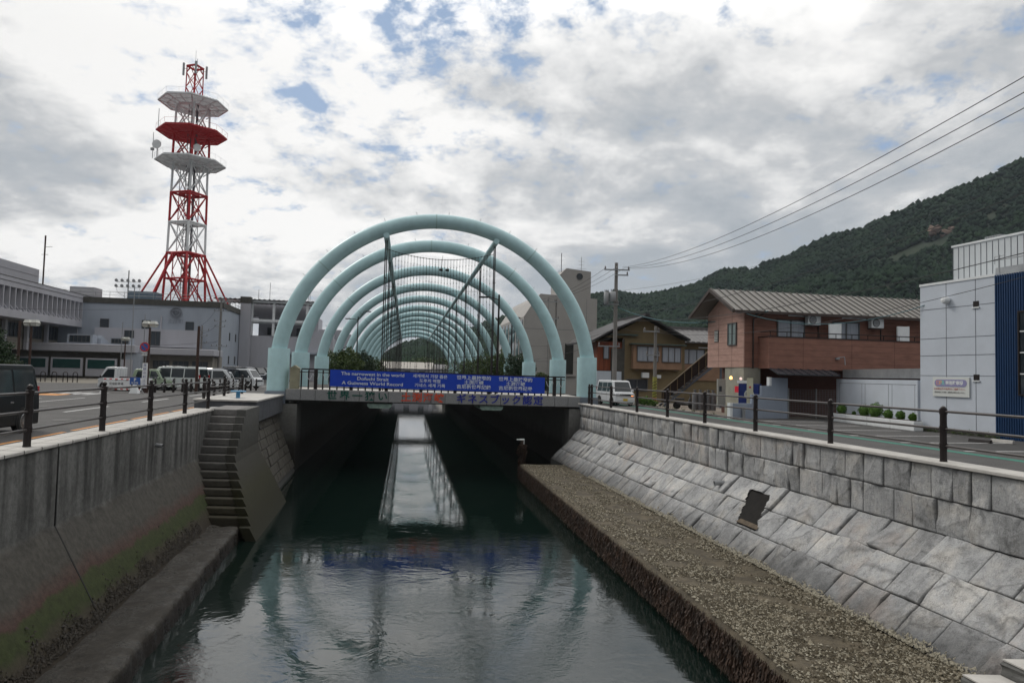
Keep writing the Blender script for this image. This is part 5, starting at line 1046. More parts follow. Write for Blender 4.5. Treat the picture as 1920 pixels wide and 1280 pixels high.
# rope bollards along the parking
bp0 = None; bx = [269, 290.5, 308, 325, 342, 358, 372, 385, 398, 412, 424, 437, 449, 460, 470, 480]
pp = []
for i, x in enumerate(bx):
    Y = 49.5+i*.75; p = at(x, 730, Y); pp.append(Vector((p.x, p.y, 0))); t = thing('rope_bollard', f'black ball-topped bollard in the parking rope line', 'bollard', (p.x, p.y, 0), 0, 'black bollards joined by white rope along the parking')
    t['label'] = 'black rope bollard, ' + ('first one beside the road sign' if i == 0 else f'in front of the {["pale green car","mint minivan","white wagon","small white kei car","dark blue van","white boxy van"][min(5,(i-1)//3)]}' + [', left one', ', middle one', ', right one'][(i-1) % 3])
    if bp0 is None: b = MB(); b.lathe([(.09, 0), (.085, .85), (.10, .86), (.05, .92)], n=12); b.sph((0,0,.97), .08, 10, 6); bp0 = b.build('post', M_black, t, smooth=True)
    else: dup(bp0, parent=t, sub=[])
t = thing('rope_barrier', 'white rope sagging between the black parking bollards', 'rope', tuple(pp[0]))
for a, c in zip(pp[:-1], pp[1:]): b = MB(); b.tube([a.lerp(c, k/6)+Vector((0, -.09, .75-.32*math.sin(math.pi*k/6))) for k in range(7)], .02, 5); b.build('rope', M_wht, t, True)
# striped barricade with blue parking sign
p = at(228, 738, 48.5); t = thing('barricade', 'white barricade with red striped bars in front of the flatbed truck', 'barricade', (p.x, p.y, 0)); b = MB()
for z in (.25, .95): b.tube([(-1.35,0,z),(1.35,0,z)], .035, 8)
for x in (-1.35, -.6, 0, .6, 1.35): b.tube([(x,0,.25),(x,0,.95)], .022, 6)
for x in (-1.35, 1.35): b.tube([(x,-.35,0),(x,0,.3),(x,.35,0)], .03, 6)
fr = b.build('frame', M_wht, t); b = MB()
for i in range(7): b.tube([(-1.3+i*.4, 0, .95),(-1.12+i*.4, 0, .95)], .04, 8); b.tube([(-1.3+i*.4, 0, .25),(-1.12+i*.4, 0, .25)], .04, 8)
b.build('red_band', MATS['sign_red'], fr); b = MB(); b.box(-1.3, .55, -.03, .0, .42, .82); b.build('notice_panel', M_wht, t)
text('notice_text', '役場駐車場', .2, face_matrix(Vector((p.x-.4, p.y-.032, .62)), (1,0,0)), M_wire, t)
p = at(252, 738, 48); t = thing('parking_sign', 'blue parking sign with a white P on a small white stand', 'sign', (p.x, p.y, 0)); b = MB(); b.box(-.36, .36, -.02, .02, .62, 1.12); q = b.build('panel', MATS['sign_blue'], t)
b = MB(); b.add([(-.3,-.2,0),(.3,-.2,0),(.3,.2,0),(-.3,.2,0),(-.1,-.06,.62),(.1,-.06,.62),(.1,.06,.62),(-.1,.06,.62)], [(3,2,1,0),(4,5,6,7),(0,1,5,4),(1,2,6,5),(2,3,7,6),(3,0,4,7)]); b.build('stand', M_wht, t)
text('sign_letter', 'P', .3, face_matrix(Vector((p.x, p.y-.022, .94)), (1,0,0)), M_wht, q, bold=.01); text('sign_text', '駐車場', .16, face_matrix(Vector((p.x, p.y-.022, .72)), (1,0,0)), M_wht, q)
# poster board
p = at(333, 690, 100); t = thing('poster_board', 'long white poster board with two portraits beyond the parked cars', 'sign', (p.x, p.y, 0)); b = MB(); b.box(-2.4, 2.4, -.05, .05, 1.5, 2.6)
for x in (-2, 0, 2): b.tube([(x,.1,0),(x,.1,2.5)], .05, 5)
q = b.build('board', M_wht, t); b = MB(); b.box(-2.3, -1.8, -.06, -.05, 1.6, 2.5); b.box(1.7, 1.9, -.06, -.05, 1.7, 2.5) ; b.build('red_panel', MATS['sign_red'], q); b = MB(); b.lathe([(.2, -.06), (.01, -.061)], (-.1, 0, 2.3), 16, 'y'); b.box(2.0, 2.3, -.06, -.05, 1.7, 2.5); b.build('green_mark', mat('leaf_green', (.15,.45,.05), .6, var=0), q)
for x in (-1.25, .9):
    b = MB(); b.lathe([(.2, -.065), (.01, -.066)], (x, 0, 2.12), 16, 'y'); b.build('portrait_face', mat('printed_skin', (.42,.28,.21), .7, var=0), q); b = MB(); b.prism([(-.24, 2.1), (-.2, 2.35), (0, 2.45), (.2, 2.35), (.24, 2.1), (.17, 2.25), (-.17, 2.25)], lambda u, v, k: (x+u, (-.075, -.067)[k], v)); b.box(x-.35, x+.35, -.068, -.055, 1.52, 1.85); b.build('portrait_hair', M_wire, q)
text('poster_text', 'いっしょに', .26, face_matrix(Vector((p.x-.15, p.y-.062, 1.72)), (1,0,0)), M_wire, q)
# left greenery
p = at(2, 690, 46); tree('pine_tree', 'dark green pine at the left edge in front of the finned office', 'tree', (p.x-1.2, p.y, 0), 4.4, [(-.2,0,2.6,1.9,1.5,1.0), (.5,0,1.9,1.7,1.4,.8), (.0,0,3.6,1.2,1,.8), (1.0,0,1.3,1.4,1,.6)], 14000, .09, M_leafd, .14)
p = at(300, 690, 100); tree('shrub', 'dark rounded shrub between the road sign and the poster board', 'shrub', (p.x, p.y, 0), 2.4, [(0,0,1.5,2.0,1.4,1.1), (2.2,0,1.2,1.7,1.2,.9)], 4000, .14, M_leafd, .08)
# ================================================================ right bank
M_terra = mat('terracotta_siding', (.235,.115,.085), .8, var=.16, vs=1.4, streak=3); M_peach = mat('peach_siding', (.42,.26,.215), .8, var=.14, vs=1.6, streak=3)
M_mroof = mat('grey_metal_roof', (.15,.14,.127), .5, var=.1, vs=.8); M_ochre = mat('ochre_wall', (.19,.145,.08), .85, var=.1, vs=1); M_tan = mat('tan_panel', (.27,.165,.105), .8, var=.12)
M_rtile = mat('grey_roof_tile', (.11,.105,.105), .55, var=.25, vs=5); M_wood = mat('red_brown_wood', (.17,.045,.02), .7, var=.45, vs=5, streak=.12); M_pale = mat('pale_panel', (.50,.54,.60), .7, var=.05, vs=1); M_plat = mat('white_louvre', (.5,.5,.48), .6, var=.05)
M_navy = mat('navy_cladding', (.007,.036,.105), .5, var=.1)
# terracotta two-storey house. local: x along the long front, y back; origin at the near gable corner
rzh = CA
t = TH = thing('terracotta_house', 'two-storey terracotta house with grey metal roof, long balcony and outdoor air conditioners', 'house', (12.97, 38, 0), rzh)
b = MB(); b.box(0, 14, .004, 4.3, 2.75, 6.0); b.build('upper_wall', M_terra, t)
b = MB(); b.prism([(.0, 2.75), (4.3, 2.75), (4.3, 6.0), (2.15, 7.15), (0, 6.0)], lambda u, v, k: ((-.06, .0)[k], u, v)); b.build('gable_wall', M_peach, t)
b = MB()
for z in [2.75+.36*i for i in range(1, 9)]: b.box(-.066, -.061, 0, 4.3, z, z+.012)
for y in (1.3, 2.9): b.box(-.067, -.062, y, y+.014, 2.75, 6.2)
for z in [2.75+.46*i for i in range(1, 7)]: b.box(0, 14, -.002, .003, z, z+.014)
b.build('siding_joint', mat('joint_brown', (.10,.05,.04), .9), t)
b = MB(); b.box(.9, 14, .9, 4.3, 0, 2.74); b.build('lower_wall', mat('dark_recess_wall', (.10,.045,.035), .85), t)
b = MB(); b.box(-.02, 1.0, .05, 1.1, 0, 2.74); b.box(0, .9, 1.1, 2.2, 0, 2.74); b.build('pillar', mat('cream_tile', (.30,.29,.24), .7, var=.12), t)
# roof: two slopes with standing seams
b = MB(); e = .62
def slope(y0, z0, y1, z1, th=.10): b.hexa([(-1.05, y0, z0), (14.4, y0, z0), (14.4, y1, z1), (-1.05, y1, z1), (-1.05, y0, z0+th), (14.4, y0, z0+th), (14.4, y1, z1+th), (-1.05, y1, z1+th)])
slope(-e, 5.92-.15, 2.15, 7.22); slope(4.3+e, 5.77, 2.152, 7.22); rf = b.build('roof', M_mroof, t)
b = MB(); x = -1.0
while x < 14.4: b.hexa([(x, -e, 5.87), (x+.05, -e, 5.87), (x+.05, 2.15, 7.32), (x, 2.15, 7.32), (x, -e, 5.93), (x+.05, -e, 5.93), (x+.05, 2.15, 7.39), (x, 2.15, 7.39)]); x += .46
b.build('roof_seam', mat('seam_dark', (.07,.065,.06), .5), rf)
b = MB(); b.hexa([(-1.08, -e, 5.70), (-1.0, -e, 5.70), (-1.0, 2.15, 7.15), (-1.08, 2.15, 7.15), (-1.08, -e, 5.9), (-1.0, -e, 5.9), (-1.0, 2.15, 7.36), (-1.08, 2.15, 7.36)])
b.hexa([(-1.08, 4.3+e, 5.70), (-1.0, 4.3+e, 5.70), (-1.0, 2.15, 7.15), (-1.08, 2.15, 7.15), (-1.08, 4.3+e, 5.9), (-1.0, 4.3+e, 5.9), (-1.0, 2.15, 7.36), (-1.08, 2.15, 7.36)]); b.build('bargeboard', mat('dark_trim', (.05,.035,.03), .5), t)
b = MB(); b.box(-1.0, 14.4, -e-.13, -e-.005, 5.70, 5.84); b.tube([(.75, -e-.05, 5.7), (.48, -.06, 5.45), (.48, -.06, 2.7)], .045, 8); b.build('gutter', MATS['dark_trim'], t)
b = MB(); b.box(.85, 14, -1.05, -.002, 2.7, 4.42); bal = b.build('balcony', M_terra, t); b = MB(); b.box(.81, 14, -1.09, .0, 4.42, 4.47); b.build('balcony_cap', M_black, bal)
b = MB(); b.tube([(.9, -1.0, 4.72), (14, -1.0, 4.72)], .025, 6); x = .95
while x < 14: b.tube([(x, -1.0, 4.47), (x, -1.0, 4.72)], .02, 5); x += 1.0
b.tube([(.9, -1.0, 4.72), (.9, -.05, 4.72)], .02, 5); b.build('balcony_rail', M_black, bal)
b = MB()
for z in [2.75+.33*i for i in range(1, 5)]: b.box(.85, 14, -1.056, -1.051, z, z+.012)
for x in (2.9, 5.9, 8.6): b.box(x, x+.015, -1.057, -1.052, 2.72, 4.4)
b.build('balcony_joint', MATS['joint_brown'], bal)
fr_ = MATS['window_frame']
win(t, 1.95, 3.67, 4.2, 5.5, y=0, gl=M_glass2); win(t, 5.45, 7.16, 4.2, 5.5, y=0, gl=M_glass2)
for x in (4.55, 8.88): b = MB(); b.box(x, x+.7, -1.0, -.9, 4.47, 5.3); b.box(x+.72, x+.76, -.98, -.02, 4.47, 5.32); b.build('balcony_screen', M_wht, t)
b = MB(); b.box(9.75, 10.35, -.04, 0, 4.2, 5.25); b.build('vent_panel', MATS['window_frame'], t)
for x in (2.9, 6.3): b = MB(); b.tube([(x-.3, -.1, 5.72), (x+1.2, -.1, 5.72)], .035, 6); b.build('awning_tube', M_wht, t)
win(t, .75, 1.75, 4.0, 5.3, y=-.06, axis='y', d=.07, n=2, gl=mat('sky_glass', (.22,.27,.27), .08, var=0, spec=.8)); b = MB()
for i in range(7): b.box(-.12, -.06, 2.95, 3.35, 4.32+i*.09, 4.37+i*.09)
q = b.build('louvre', M_plat, t); b = MB(); b.box(-.09, -.061, 2.9, 3.4, 4.27, 4.98); b.build('louvre_frame', fr_, q)
def ac(x, z):
    b = MB(); b.box(x, x+.8, -.42, -.12, z, z+.58); a = b.build('air_conditioner', M_wht, t, bevel=.02); b = MB(); b.lathe([(.23, -.425), (.23, -.435), (.2, -.437), (.2, -.427), (.01, -.427)], (x+.30, 0, z+.29), 20, 'y'); b.build('fan_grille', mat('fan_dark', (.06,.06,.06), .6, var=0), a)
    b = MB()
    for r_ in (.06, .12, .18): b.lathe([(r_, -.438), (r_+.012, -.44), (r_+.012, -.436)], (x+.30, 0, z+.29), 20, 'y')
    b.build('fan_ring', M_galv, a); b = MB(); b.box(x+.05, x+.75, -.45, 0, z-.05, z-.01); b.tube([(x+.78, -.1, z+.3), (x+.9, -.04, z+.2), (x+.9, -.04, z-1.2)], .03, 6); b.build('bracket', M_black, a)
ac(3.62, 5.22); ac(7.65, 5.2)
b = MB(); b.add([(.9, -1.9, 2.35), (4.6, -1.9, 2.35), (4.6, -.9, 2.69), (.9, -.9, 2.69), (.9, -1.9, 2.41), (4.6, -1.9, 2.41), (4.6, -.9, 2.75), (.9, -.9, 2.75)], [(3,2,1,0),(4,5,6,7),(0,1,5,4),(1,2,6,5),(2,3,7,6),(3,0,4,7)])
for i in range(9):
    x_ = .93+i*.45; b.hexa([(x_, -1.9, 2.41), (x_+.04, -1.9, 2.41), (x_+.04, -.9, 2.75), (x_, -.9, 2.75), (x_, -1.9, 2.45), (x_+.04, -1.9, 2.45), (x_+.04, -.9, 2.79), (x_, -.9, 2.79)])
b.build('awning', mat('dark_metal_awning', (.035,.037,.045), .4), t)
b = MB(); b.tube([(5.0,-1.1,3.4),(5.3,-1.25,3.45),(5.35,-1.25,3.0)], .03, 6); b.box(4.85, 5.05, -1.2, -1.06, 3.3, 3.4); b.build('wall_lamp', M_galv, t)
# things at the ground floor
def L2(o, x, y, z): return Vector(o.location)+Matrix.Rotation(o.rotation_euler.z, 3, 'Z') @ Vector((x, y, z))
q_ = L2(TH, 1.3, -.3, 0); p = at(1397, 760, 37.4)
t = thing('vending_machine', 'dark blue drinks vending machine with a white round emblem beside the low grey wall', 'vending machine', (p.x-.35, p.y, .0), -.55)
b = MB(); b.box(-.02, 1.05, 0, .7, .05, 1.84); b.build('cabinet', mat('vending_blue', (.015,.03,.15), .35, var=.05), t, bevel=.02); b = MB(); b.box(-.04, -.02, .06, .62, .75, 1.7); b.build('display_window', mat('vending_display', (.42,.44,.46), .3, var=.3, vs=8), t)
b = MB()
for z in (.98, 1.22, 1.46): b.box(-.055, -.04, .06, .62, z, z+.03)
for i in range(3):
    for j in range(6): b.lathe([(.03, 0), (.03, .13)], (-.05, .12+j*.085, 1.03+i*.24), 8)
b.build('shelf_of_cans', mat('can_mix', (.25,.25,.3), .4, var=0, col2=(.6,.5,.45), vs=20), t)
b = MB(); b.lathe([(.26, -.012), (.26, -.02), (.225, -.02), (.225, -.012)], (.55, 0, 1.25), 28, 'y'); b.tube([(.42,-.02,1.12),(.5,-.02,1.38),(.55,-.02,1.2),(.62,-.02,1.38),(.70,-.02,1.12)], .022, 5); b.tube([(.46,-.02,1.25),(.66,-.02,1.25)], .02, 5); b.build('emblem', M_wht, t)
b = MB(); b.box(-.02, .98, -.01, 0, .55, .72); b.build('label_strip', M_glass2, t)
b = MB(); b.box(-.1, .5, .0, .5, 1.86, 2.0); b.build('top_sign', M_wht, t)
# low stepped grey-blue wall
w0 = at(1370, 784, 35.8); w1 = at(1477, 778, 37.3); dv = (w1-w0); Lw = math.hypot(dv.x, dv.y); aw = math.atan2(dv.y, dv.x)
t = thing('stepped_wall', 'low blue-grey rendered wall stepping up to the right in front of the terracotta house', 'wall', (w0.x, w0.y, 0), aw)
M_bgw = mat('blue_grey_render', (.27,.31,.38), .8, var=.08, vs=1.2, streak=.3)
b = MB(); b.prism([(0, 0), (Lw, 0), (Lw, 2.2), (Lw*.67, 2.2), (Lw*.67, 1.75), (Lw*.53, 1.75), (Lw*.53, 1.28), (Lw*.36, 1.28), (Lw*.36, .8), (0, .8)], lambda u, v, k: (u, (0, .16)[k], v)); b.build('wall', M_bgw, t, bevel=.01, seg=1)
b = MB(); b.box(Lw*.66, Lw*.70, -.02, .18, 1.76, 2.22); b.box(-.06, .1, -.03, .2, 0, .82); b.build('white_edge', M_wht, t); b = MB(); b.tube([(.75, -.12, 0), (.75, -.12, .62)], .09, 10); b.build('meter_post', M_galv, t)
b = MB(); b.lathe([(.01, 0), (.09, .02), (.11, .12), (.07, .22), (.01, .24)], (Lw*.42, 1.3, 2.05), 12); lamp_c = thing('lantern', 'small glowing orange lantern under the terracotta house eave', 'lantern', L2(t, Lw*.52-.75, 1.5, 2.05)); b = MB(); b.lathe([(.01, 0), (.06, .02), (.08, .09), (.05, .16), (.01, .18)], n=12); b.build('shade', mat('lit_orange', (1, .45, .12), .4, var=0, emit=5), lamp_c, smooth=True); b = MB(); b.tube([(0,0,.18),(0,0,.55)], .01, 4); b.build('cord', M_black, lamp_c)
t2 = thing('shop_flag', 'white narrow hanging cloth sign with a red dot behind the stepped wall', 'sign', L2(t, Lw*.44, .5, .7)); b = MB(); b.box(-.17, .17, -.01, .01, .0, 1.45); q = b.build('cloth', mat('cream_cloth', (.5,.48,.36), .8), t2); b = MB(); b.lathe([(.06, -.012), (.01, -.014)], (0, 0, .95), 12, 'y'); b.build('red_dot', MATS['sign_red'], q)
t2 = thing('shop_sign', 'small glowing red shop light behind the stepped wall', 'sign', L2(t, Lw*.34, 1.1, 1.35)); b = MB(); b.box(-.09, .09, -.04, .04, 0, .34); b.build('light_box', mat('lit_red', (.6,.03,.05), .4, var=0, emit=.2), t2)
t2 = thing('spotlight', 'small red and white lamp right of the orange lantern', 'lamp', L2(t, Lw*.52-.15, 1.4, 2.1)); b = MB(); b.sph((0,0,0), .08, 10, 6); b.build('bulb', mat('lit_white', (.8,.6,.55), .4, var=0, emit=.8), t2, smooth=True)
# mesh fence
f0 = at(1477, 778, 37.4); f1 = at(1572, 786, 38.6); t = thing('mesh_fence', 'grey wire mesh fence on thin posts between the stepped wall and the white panel wall', 'fence', (f0.x, f0.y, 0), math.atan2((f1-f0).y, (f1-f0).x)); Lf = (f1-f0).length
for x in (0.05, Lf*.55, Lf-.05): b = MB(); b.tube([(x,0,0),(x,0,1.65)], .035, 6); b.build('post', M_galv, t)
b = MB(); n = int(Lf/.11)
for i in range(n): b.tube([(i*.11, .02, .05),(i*.11, .02, 1.6)], .004, 3)
for i in range(14): b.tube([(0, .02, .1+i*.115),(Lf, .02, .1+i*.115)], .004, 3)
b.build('wire_mesh', M_galv, t)
# white panel wall with planter and kochia bushes
g0 = Vector((17.9, 37.6, 0)); g1 = Vector((18.08, 30.4, 0)); d = g1-g0; aw = math.atan2(d.y, d.x); Lg = d.length
t = thing('panel_wall', 'white panelled wall with a dark-capped top behind the row of round bushes', 'wall', tuple(g0), aw)
b = MB(); b.box(0, Lg, 0, .2, 0, 2.22); b.build('panel', M_pale, t); b = MB()
for x in (.35, 2.6, 2.9, 4.95, 5.25, 7.0): b.box(x, x+.02, -.005, -.001, .3, 2.0)
for z in (2.0, .3): b.box(.35, 7.1, -.006, -.002, z, z+.02)
b.build('groove', mat('groove_grey', (.12,.13,.15), .9), t); b = MB(); b.box(.1, Lg-.1, .3, .8, 2.3, 2.75); b.build('rear_duct', M_galv, t)
pl0 = at(1560, 787, 36.5); pl1 = at(1723, 806, 29.8); d = pl1-pl0; ap = math.atan2(d.y, d.x); Lp = math.hypot(d.x, d.y)
t = thing('planter', 'long low white planter box holding small round green bushes', 'planter', (pl0.x, pl0.y, 0), ap)
b = MB(); x = 0
for w_ in (.24, .26, .26, .24): b.box(x*Lp, (x+w_)*Lp-.02, -.22, .22, 0, .42); x += w_
b.build('box', M_wht, t, bevel=.02); b = MB(); b.box(.05, Lp-.05, -.16, .16, .42, .44); b.build('soil', M_bark, t)
M_kochia = mat('kochia_green', (.04,.10,.01), .6, var=0, col2=(.10,.20,.025), vs=3)
for i, (px_, r, l) in enumerate(((1578, .30, 'leftmost in the white planter'), (1601, .10, 'tiny sprout in the white planter'), (1620, .34, 'second large one from the left in the white planter'), (1641.5, .42, 'the biggest, middle of the white planter'), (1665, .25, 'just right of the biggest in the white planter'), (1688, .24, 'second from the right end of the planter'), (1711, .20, 'rightmost in the white planter'))):
    f = (px_-1560)/163.; f = f/(f+(1-f)*36.5/29.8*1.0) if False else f; f = f*29.8**0
    # perspective-correct position along the planter
    a_, c_ = pl0, pl1; lo_, hi_ = 0, 1
    for _ in range(30):
        m_ = (lo_+hi_)/2; P_ = a_.lerp(c_, m_); v_ = P_-Vector((0,0,CZ)); xx = 960+F*(v_ @ _rt)/(v_ @ _fw)
        if xx < px_: lo_ = m_
        else: hi_ = m_
    r *= .78; P_ = a_.lerp(c_, lo_); t = thing('kochia_bush', f'small round bright green bush, {l}', 'bush', (P_.x, P_.y, .43), 0, 'round bushes in the white planter')
    b = MB(); b.sph((0,0,r*.95), r*.86, 14, 9, (1,1,1.08)); b.build('core', M_kochia, t)
    v, f_ = leaves(1400, [(0,0,r*.95,r,r,r*1.1)], .035, .3, .82); mesh_np('foliage', v, f_, M_kochia, t)
# white building with navy cladding
P1 = Vector((18.12, 30.25, 0)); P2 = Vector((18.96, 26.7, 0)); d = (P2-P1); aw = math.atan2(d.y, d.x); Lb = d.length
t = WB = thing('white_shop_building', 'white panel-clad building with ribbed navy blue front section at the right edge', 'building', tuple(P1), aw)
b = MB(); b.box(0, Lb, 0, 9, .22, 6.36); b.build('wall', M_pale, t); b = MB(); b.box(-.02, Lb+.02, -.03, 9, 6.36, 6.46); b.build('coping', M_wht, t); b = MB(); b.box(.02, Lb, .06, 9, 0, .22); b.build('base', M_dark, t)
b = MB()
for x in (1.35, 2.75): b.box(x, x+.022, -.006, -.001, .22, 6.36)
for z in (.95, 2.42, 3.28, 4.02-.0, 5.3): b.box(0, Lb, -.007, -.002, z, z+.02)
b.build('panel_joint', MATS['groove_grey'], t)
for z in (2.25, 5.22): b = MB(); b.box(2.66, 2.92, -.012, -.002, z, z+.24); q = b.build('vent_hole', M_black, t); b = MB(); b.box(2.62, 2.96, -.05, -.0, z-.05, z-.0); b.build('vent_sill', M_wht, q)
b = MB(); b.lathe([(.01, -.30), (.12, -.26), (.16, -.15), (.16, -.04), (.10, 0)], (1.45, 0, 5.62), 16, 'y'); b.build('security_camera', M_wht, t, smooth=True)
b = MB(); x = Lb+.01
b.box(Lb+.0, Lb+9, -.02, 9, .0, 6.35)
while x < Lb+9: b.box(x, x+.045, -.055, -.02, 0, 6.38); x += .10
b.build('ribbed_cladding', M_navy, t)
win(t, Lb+.98, Lb+2.6, 1.7, 4.9, y=-.056, n=2, fr=M_black, gl=M_glass, d=.06); b = MB()
for z in (2.5, 3.3, 4.1): b.box(Lb+1.05, Lb+2.6, -.09, -.06, z, z+.04)
b.build('window_bar', M_wht, t)
b = MB(); b.box(-.2, 9, 2.0, 9, 6.37, 8.3); b.build('upper_storey', mat('white_corrugated', (.50,.53,.55), .6, var=.04), t); b = MB()
for i in range(30): b.box(-.2+i*.28, -.2+i*.28+.02, 1.985, 1.998, 6.5, 8.25)
b.build('upper_rib', MATS['groove_grey'], t); b = MB(); b.box(-.25, 9, 1.95, 9, 8.3, 8.38); b.build('upper_coping', M_wht, t); b = MB(); b.box(.9, 1.6, 2.6, 3.2, 8.38, 8.62)
for i in range(6): b.box(.9+i*.12, .95+i*.12, 2.56, 2.6, 8.4, 8.6)
b.build('roof_vent', M_galv, t); b = MB(); b.box(2.6, 4.3, 1.2, 1.9, 6.6, 6.9); b.build('roof_unit', M_galv, t); b = MB(); b.tube([(3.3,.6,6.4),(3.3,.6,7.3)], .025, 5); b.tube([(3.0,.6,7.1),(4.4,.6,7.1)], .02, 5); b.tube([(3.1,.6,6.95),(3.1,.6,7.25),(3.5,.6,7.25)], .015, 4); b.build('aerial', M_galv, t)
# sign on the white wall
Mx = Matrix.Rotation(aw, 3, 'Z'); sg_ = thing('parking_notice', 'white parking notice board with a lilac heading band on the white wall', 'sign', P1+Mx @ Vector((.72, -.04, 1.55)), aw)
b = MB(); b.box(0, 1.78, -.02, .02, 0, .82); q = b.build('board', mat('board_white', (.60,.62,.60), .5, var=.03), sg_); b = MB(); pr = []
for i in range(9): a = math.pi/2+math.pi*i/8; pr.append((.25+.15*math.cos(a), .57+.15*math.sin(a)))
for i in range(9): a = -math.pi/2+math.pi*i/8; pr.append((1.53+.15*math.cos(a), .57+.15*math.sin(a)))
b.prism(pr, lambda u, v, k: (u, (-.03, -.021)[k], v)); b.build('heading_band', mat('lilac', (.26,.25,.42), .5, var=0), q)
def wt(body, x, z, size, m, sx=1.0, align='CENTER', bold=0): text('sign_text', body, size, face_matrix(Vector(sg_.location)+Mx @ Vector((x, -.032, z)), Mx @ Vector((1,0,0))), m, q, ext=.001, sx=sx, align=align, bold=bold)
wt('専用駐車場', 1.08, .57, .17, M_wht, bold=.008)
for ch, x, m in (('D', .28, mat('pink_letter', (.55,.25,.25), .5, var=0)), ('P', .41, mat('amber_letter', (.6,.4,.2), .5, var=0)), ('R', .54, mat('aqua_letter', (.2,.5,.45), .5, var=0))): wt(ch, x, .57, .25, m, bold=.006)
wt('お客様以外の駐車はご遠慮下さい。', .87, .32, .10, mat('red_print', (.42,.10,.08), .5, var=0)); wt('当駐車場内での事故・盗難等は責任を負いません。', .87, .18, .068, M_wire)
# wheel stops
for i, (x, y, l) in enumerate(((1838, 829, 'dark rubber wheel stop on the parking in front of the white wall'), (1880, 830, 'pale concrete wheel stop in front of the navy cladding'))):
    d = at(x, y, 1)-Vector((0,0,CZ)); k = -CZ/d.z; t = thing('wheel_stop', l, 'wheel stop', (d.x*k, d.y*k, 0), aw+.2); b = MB(); b.prism([(-.09,0),(.09,0),(.06,.12),(-.06,.12)], lambda u, v, kk: ((-.38, .38)[kk], u, v)); b.build('block', M_black if i == 0 else M_lconc, t, bevel=.01, seg=1)
# ochre house with tiled roof
t = OH = thing('ochre_house', 'old ochre two-storey house with a gabled roof, bay windows and a tiled side wing', 'house', (9.3, 57, 0), CA)
b = MB(); b.box(0, 5.5, 0, 7, 0, 5.3); b.prism([(-1.6, 5.3), (5.2, 5.3), (1.8, 7.0)], lambda u, v, k: (u, (.05, 7)[k], v)) ; b.box(5.5, 9.8, 1.2, 7, 0, 5.2); b.build('wall', M_ochre, t)
b = MB(); b.box(-2.2, -.0, .1, 4, 2.55, 4.95); b.build('timber_wing', M_wood, t); b = MB(); b.box(-2.25, -1.0, .0, 4.2, .0, 2.5); b.box(-.9, .0, .0, 4, 0, 2.5); b.build('white_panel', M_pale, t); b = MB(); b.box(-1.0, -.9, -.05, 4, 0, 2.6); b.box(-.1, .12, -.06, .0, 0, 5.2); b.box(-1.05, -.1, -.05, .05, 2.6, 4.4); b.build('timber_post', M_dark, t)
win(t, -1.7, -1.2, 3.5, 4.6, y=.1, n=1, gl=M_glass2)
b = MB()
def rs(x0, z0, x1, z1): b.hexa([(x0, -.9, z0), (x1, -.9, z1), (x1, 7.4, z1), (x0, 7.4, z0), (x0, -.9, z0+.16), (x1, -.9, z1+.16), (x1, 7.4, z1+.16), (x0, 7.4, z0+.16)])
rs(-2.9, 4.85, -1.3, 5.75); rs(-1.3, 5.76, 1.75, 7.1); rs(1.75, 7.1, 5.6, 5.2); b.box(1.55, 1.95, -.95, 7.4, 7.2, 7.38); b.build('roof', mat('dark_roof', (.035,.033,.035), .6, var=.2), t)
b = MB(); vs = []; fs = []; nx, ny = 60, 8
for j in range(ny+1):
    for i in range(nx+1): vs.append((3.4+7.2*i/nx, .5+3.2*j/ny, 5.15+1.35*j/ny+.06*abs(math.sin(i*math.pi/4))-.0+.035*(1)))
    if j < ny: pass
for j in range(ny):
    for i in range(nx): k = j*(nx+1)+i; fs.append((k, k+1, k+nx+2, k+nx+1))
b.add(vs, fs); b.box(3.4, 10.6, 3.5, 3.9, 6.5, 6.72); b.hexa([(3.4,.5,5.1),(10.6,.5,5.1),(10.6,3.7,6.44),(3.4,3.7,6.44),(3.4,.5,5.15),(10.6,.5,5.15),(10.6,3.7,6.49),(3.4,3.7,6.49)]); b.build('tiled_roof', M_rtile, t)
b = MB(); b.box(.7, 5.0, -.55, 0, 2.75, 4.75); b.build('bay', M_tan, t); b = MB(); b.box(.5, 5.3, -.85, 0, 4.76, 4.86); b.box(-1.2, 1.2, -.3, .1, 5.5, 5.62); b.build('hood', mat('copper_green', (.06,.09,.08), .5), t)
win(t, 1.0, 2.9, 3.35, 4.65, y=-.55, gl=M_glass2); win(t, 3.2, 4.9, 3.35, 4.65, y=-.55, n=3, gl=M_glass2); win(t, 5.7, 7.9, 3.3, 4.6, y=1.2, n=3, gl=M_glass2)
b = MB(); b.box(5.5, 9.8, 1.1, 1.2, 1.9, 3.3); b.build('tan_panel', M_tan, t)
for x, s_ in ((1.6, .62), (2.9, .38)): b = MB(); b.box(x, x+s_, -.35, 0, 2.0, 2.0+s_*.75); b.build('vent_hood', M_wht, t, bevel=.05)
win(t, .3, 2.2, .9, 1.9, y=0, n=2)
b = MB(); b.tube([(7.2,.9,4.75),(9.5,.9,4.75),(9.5,.9,3.4)], .04, 6); b.build('white_pipe', M_wht, t)
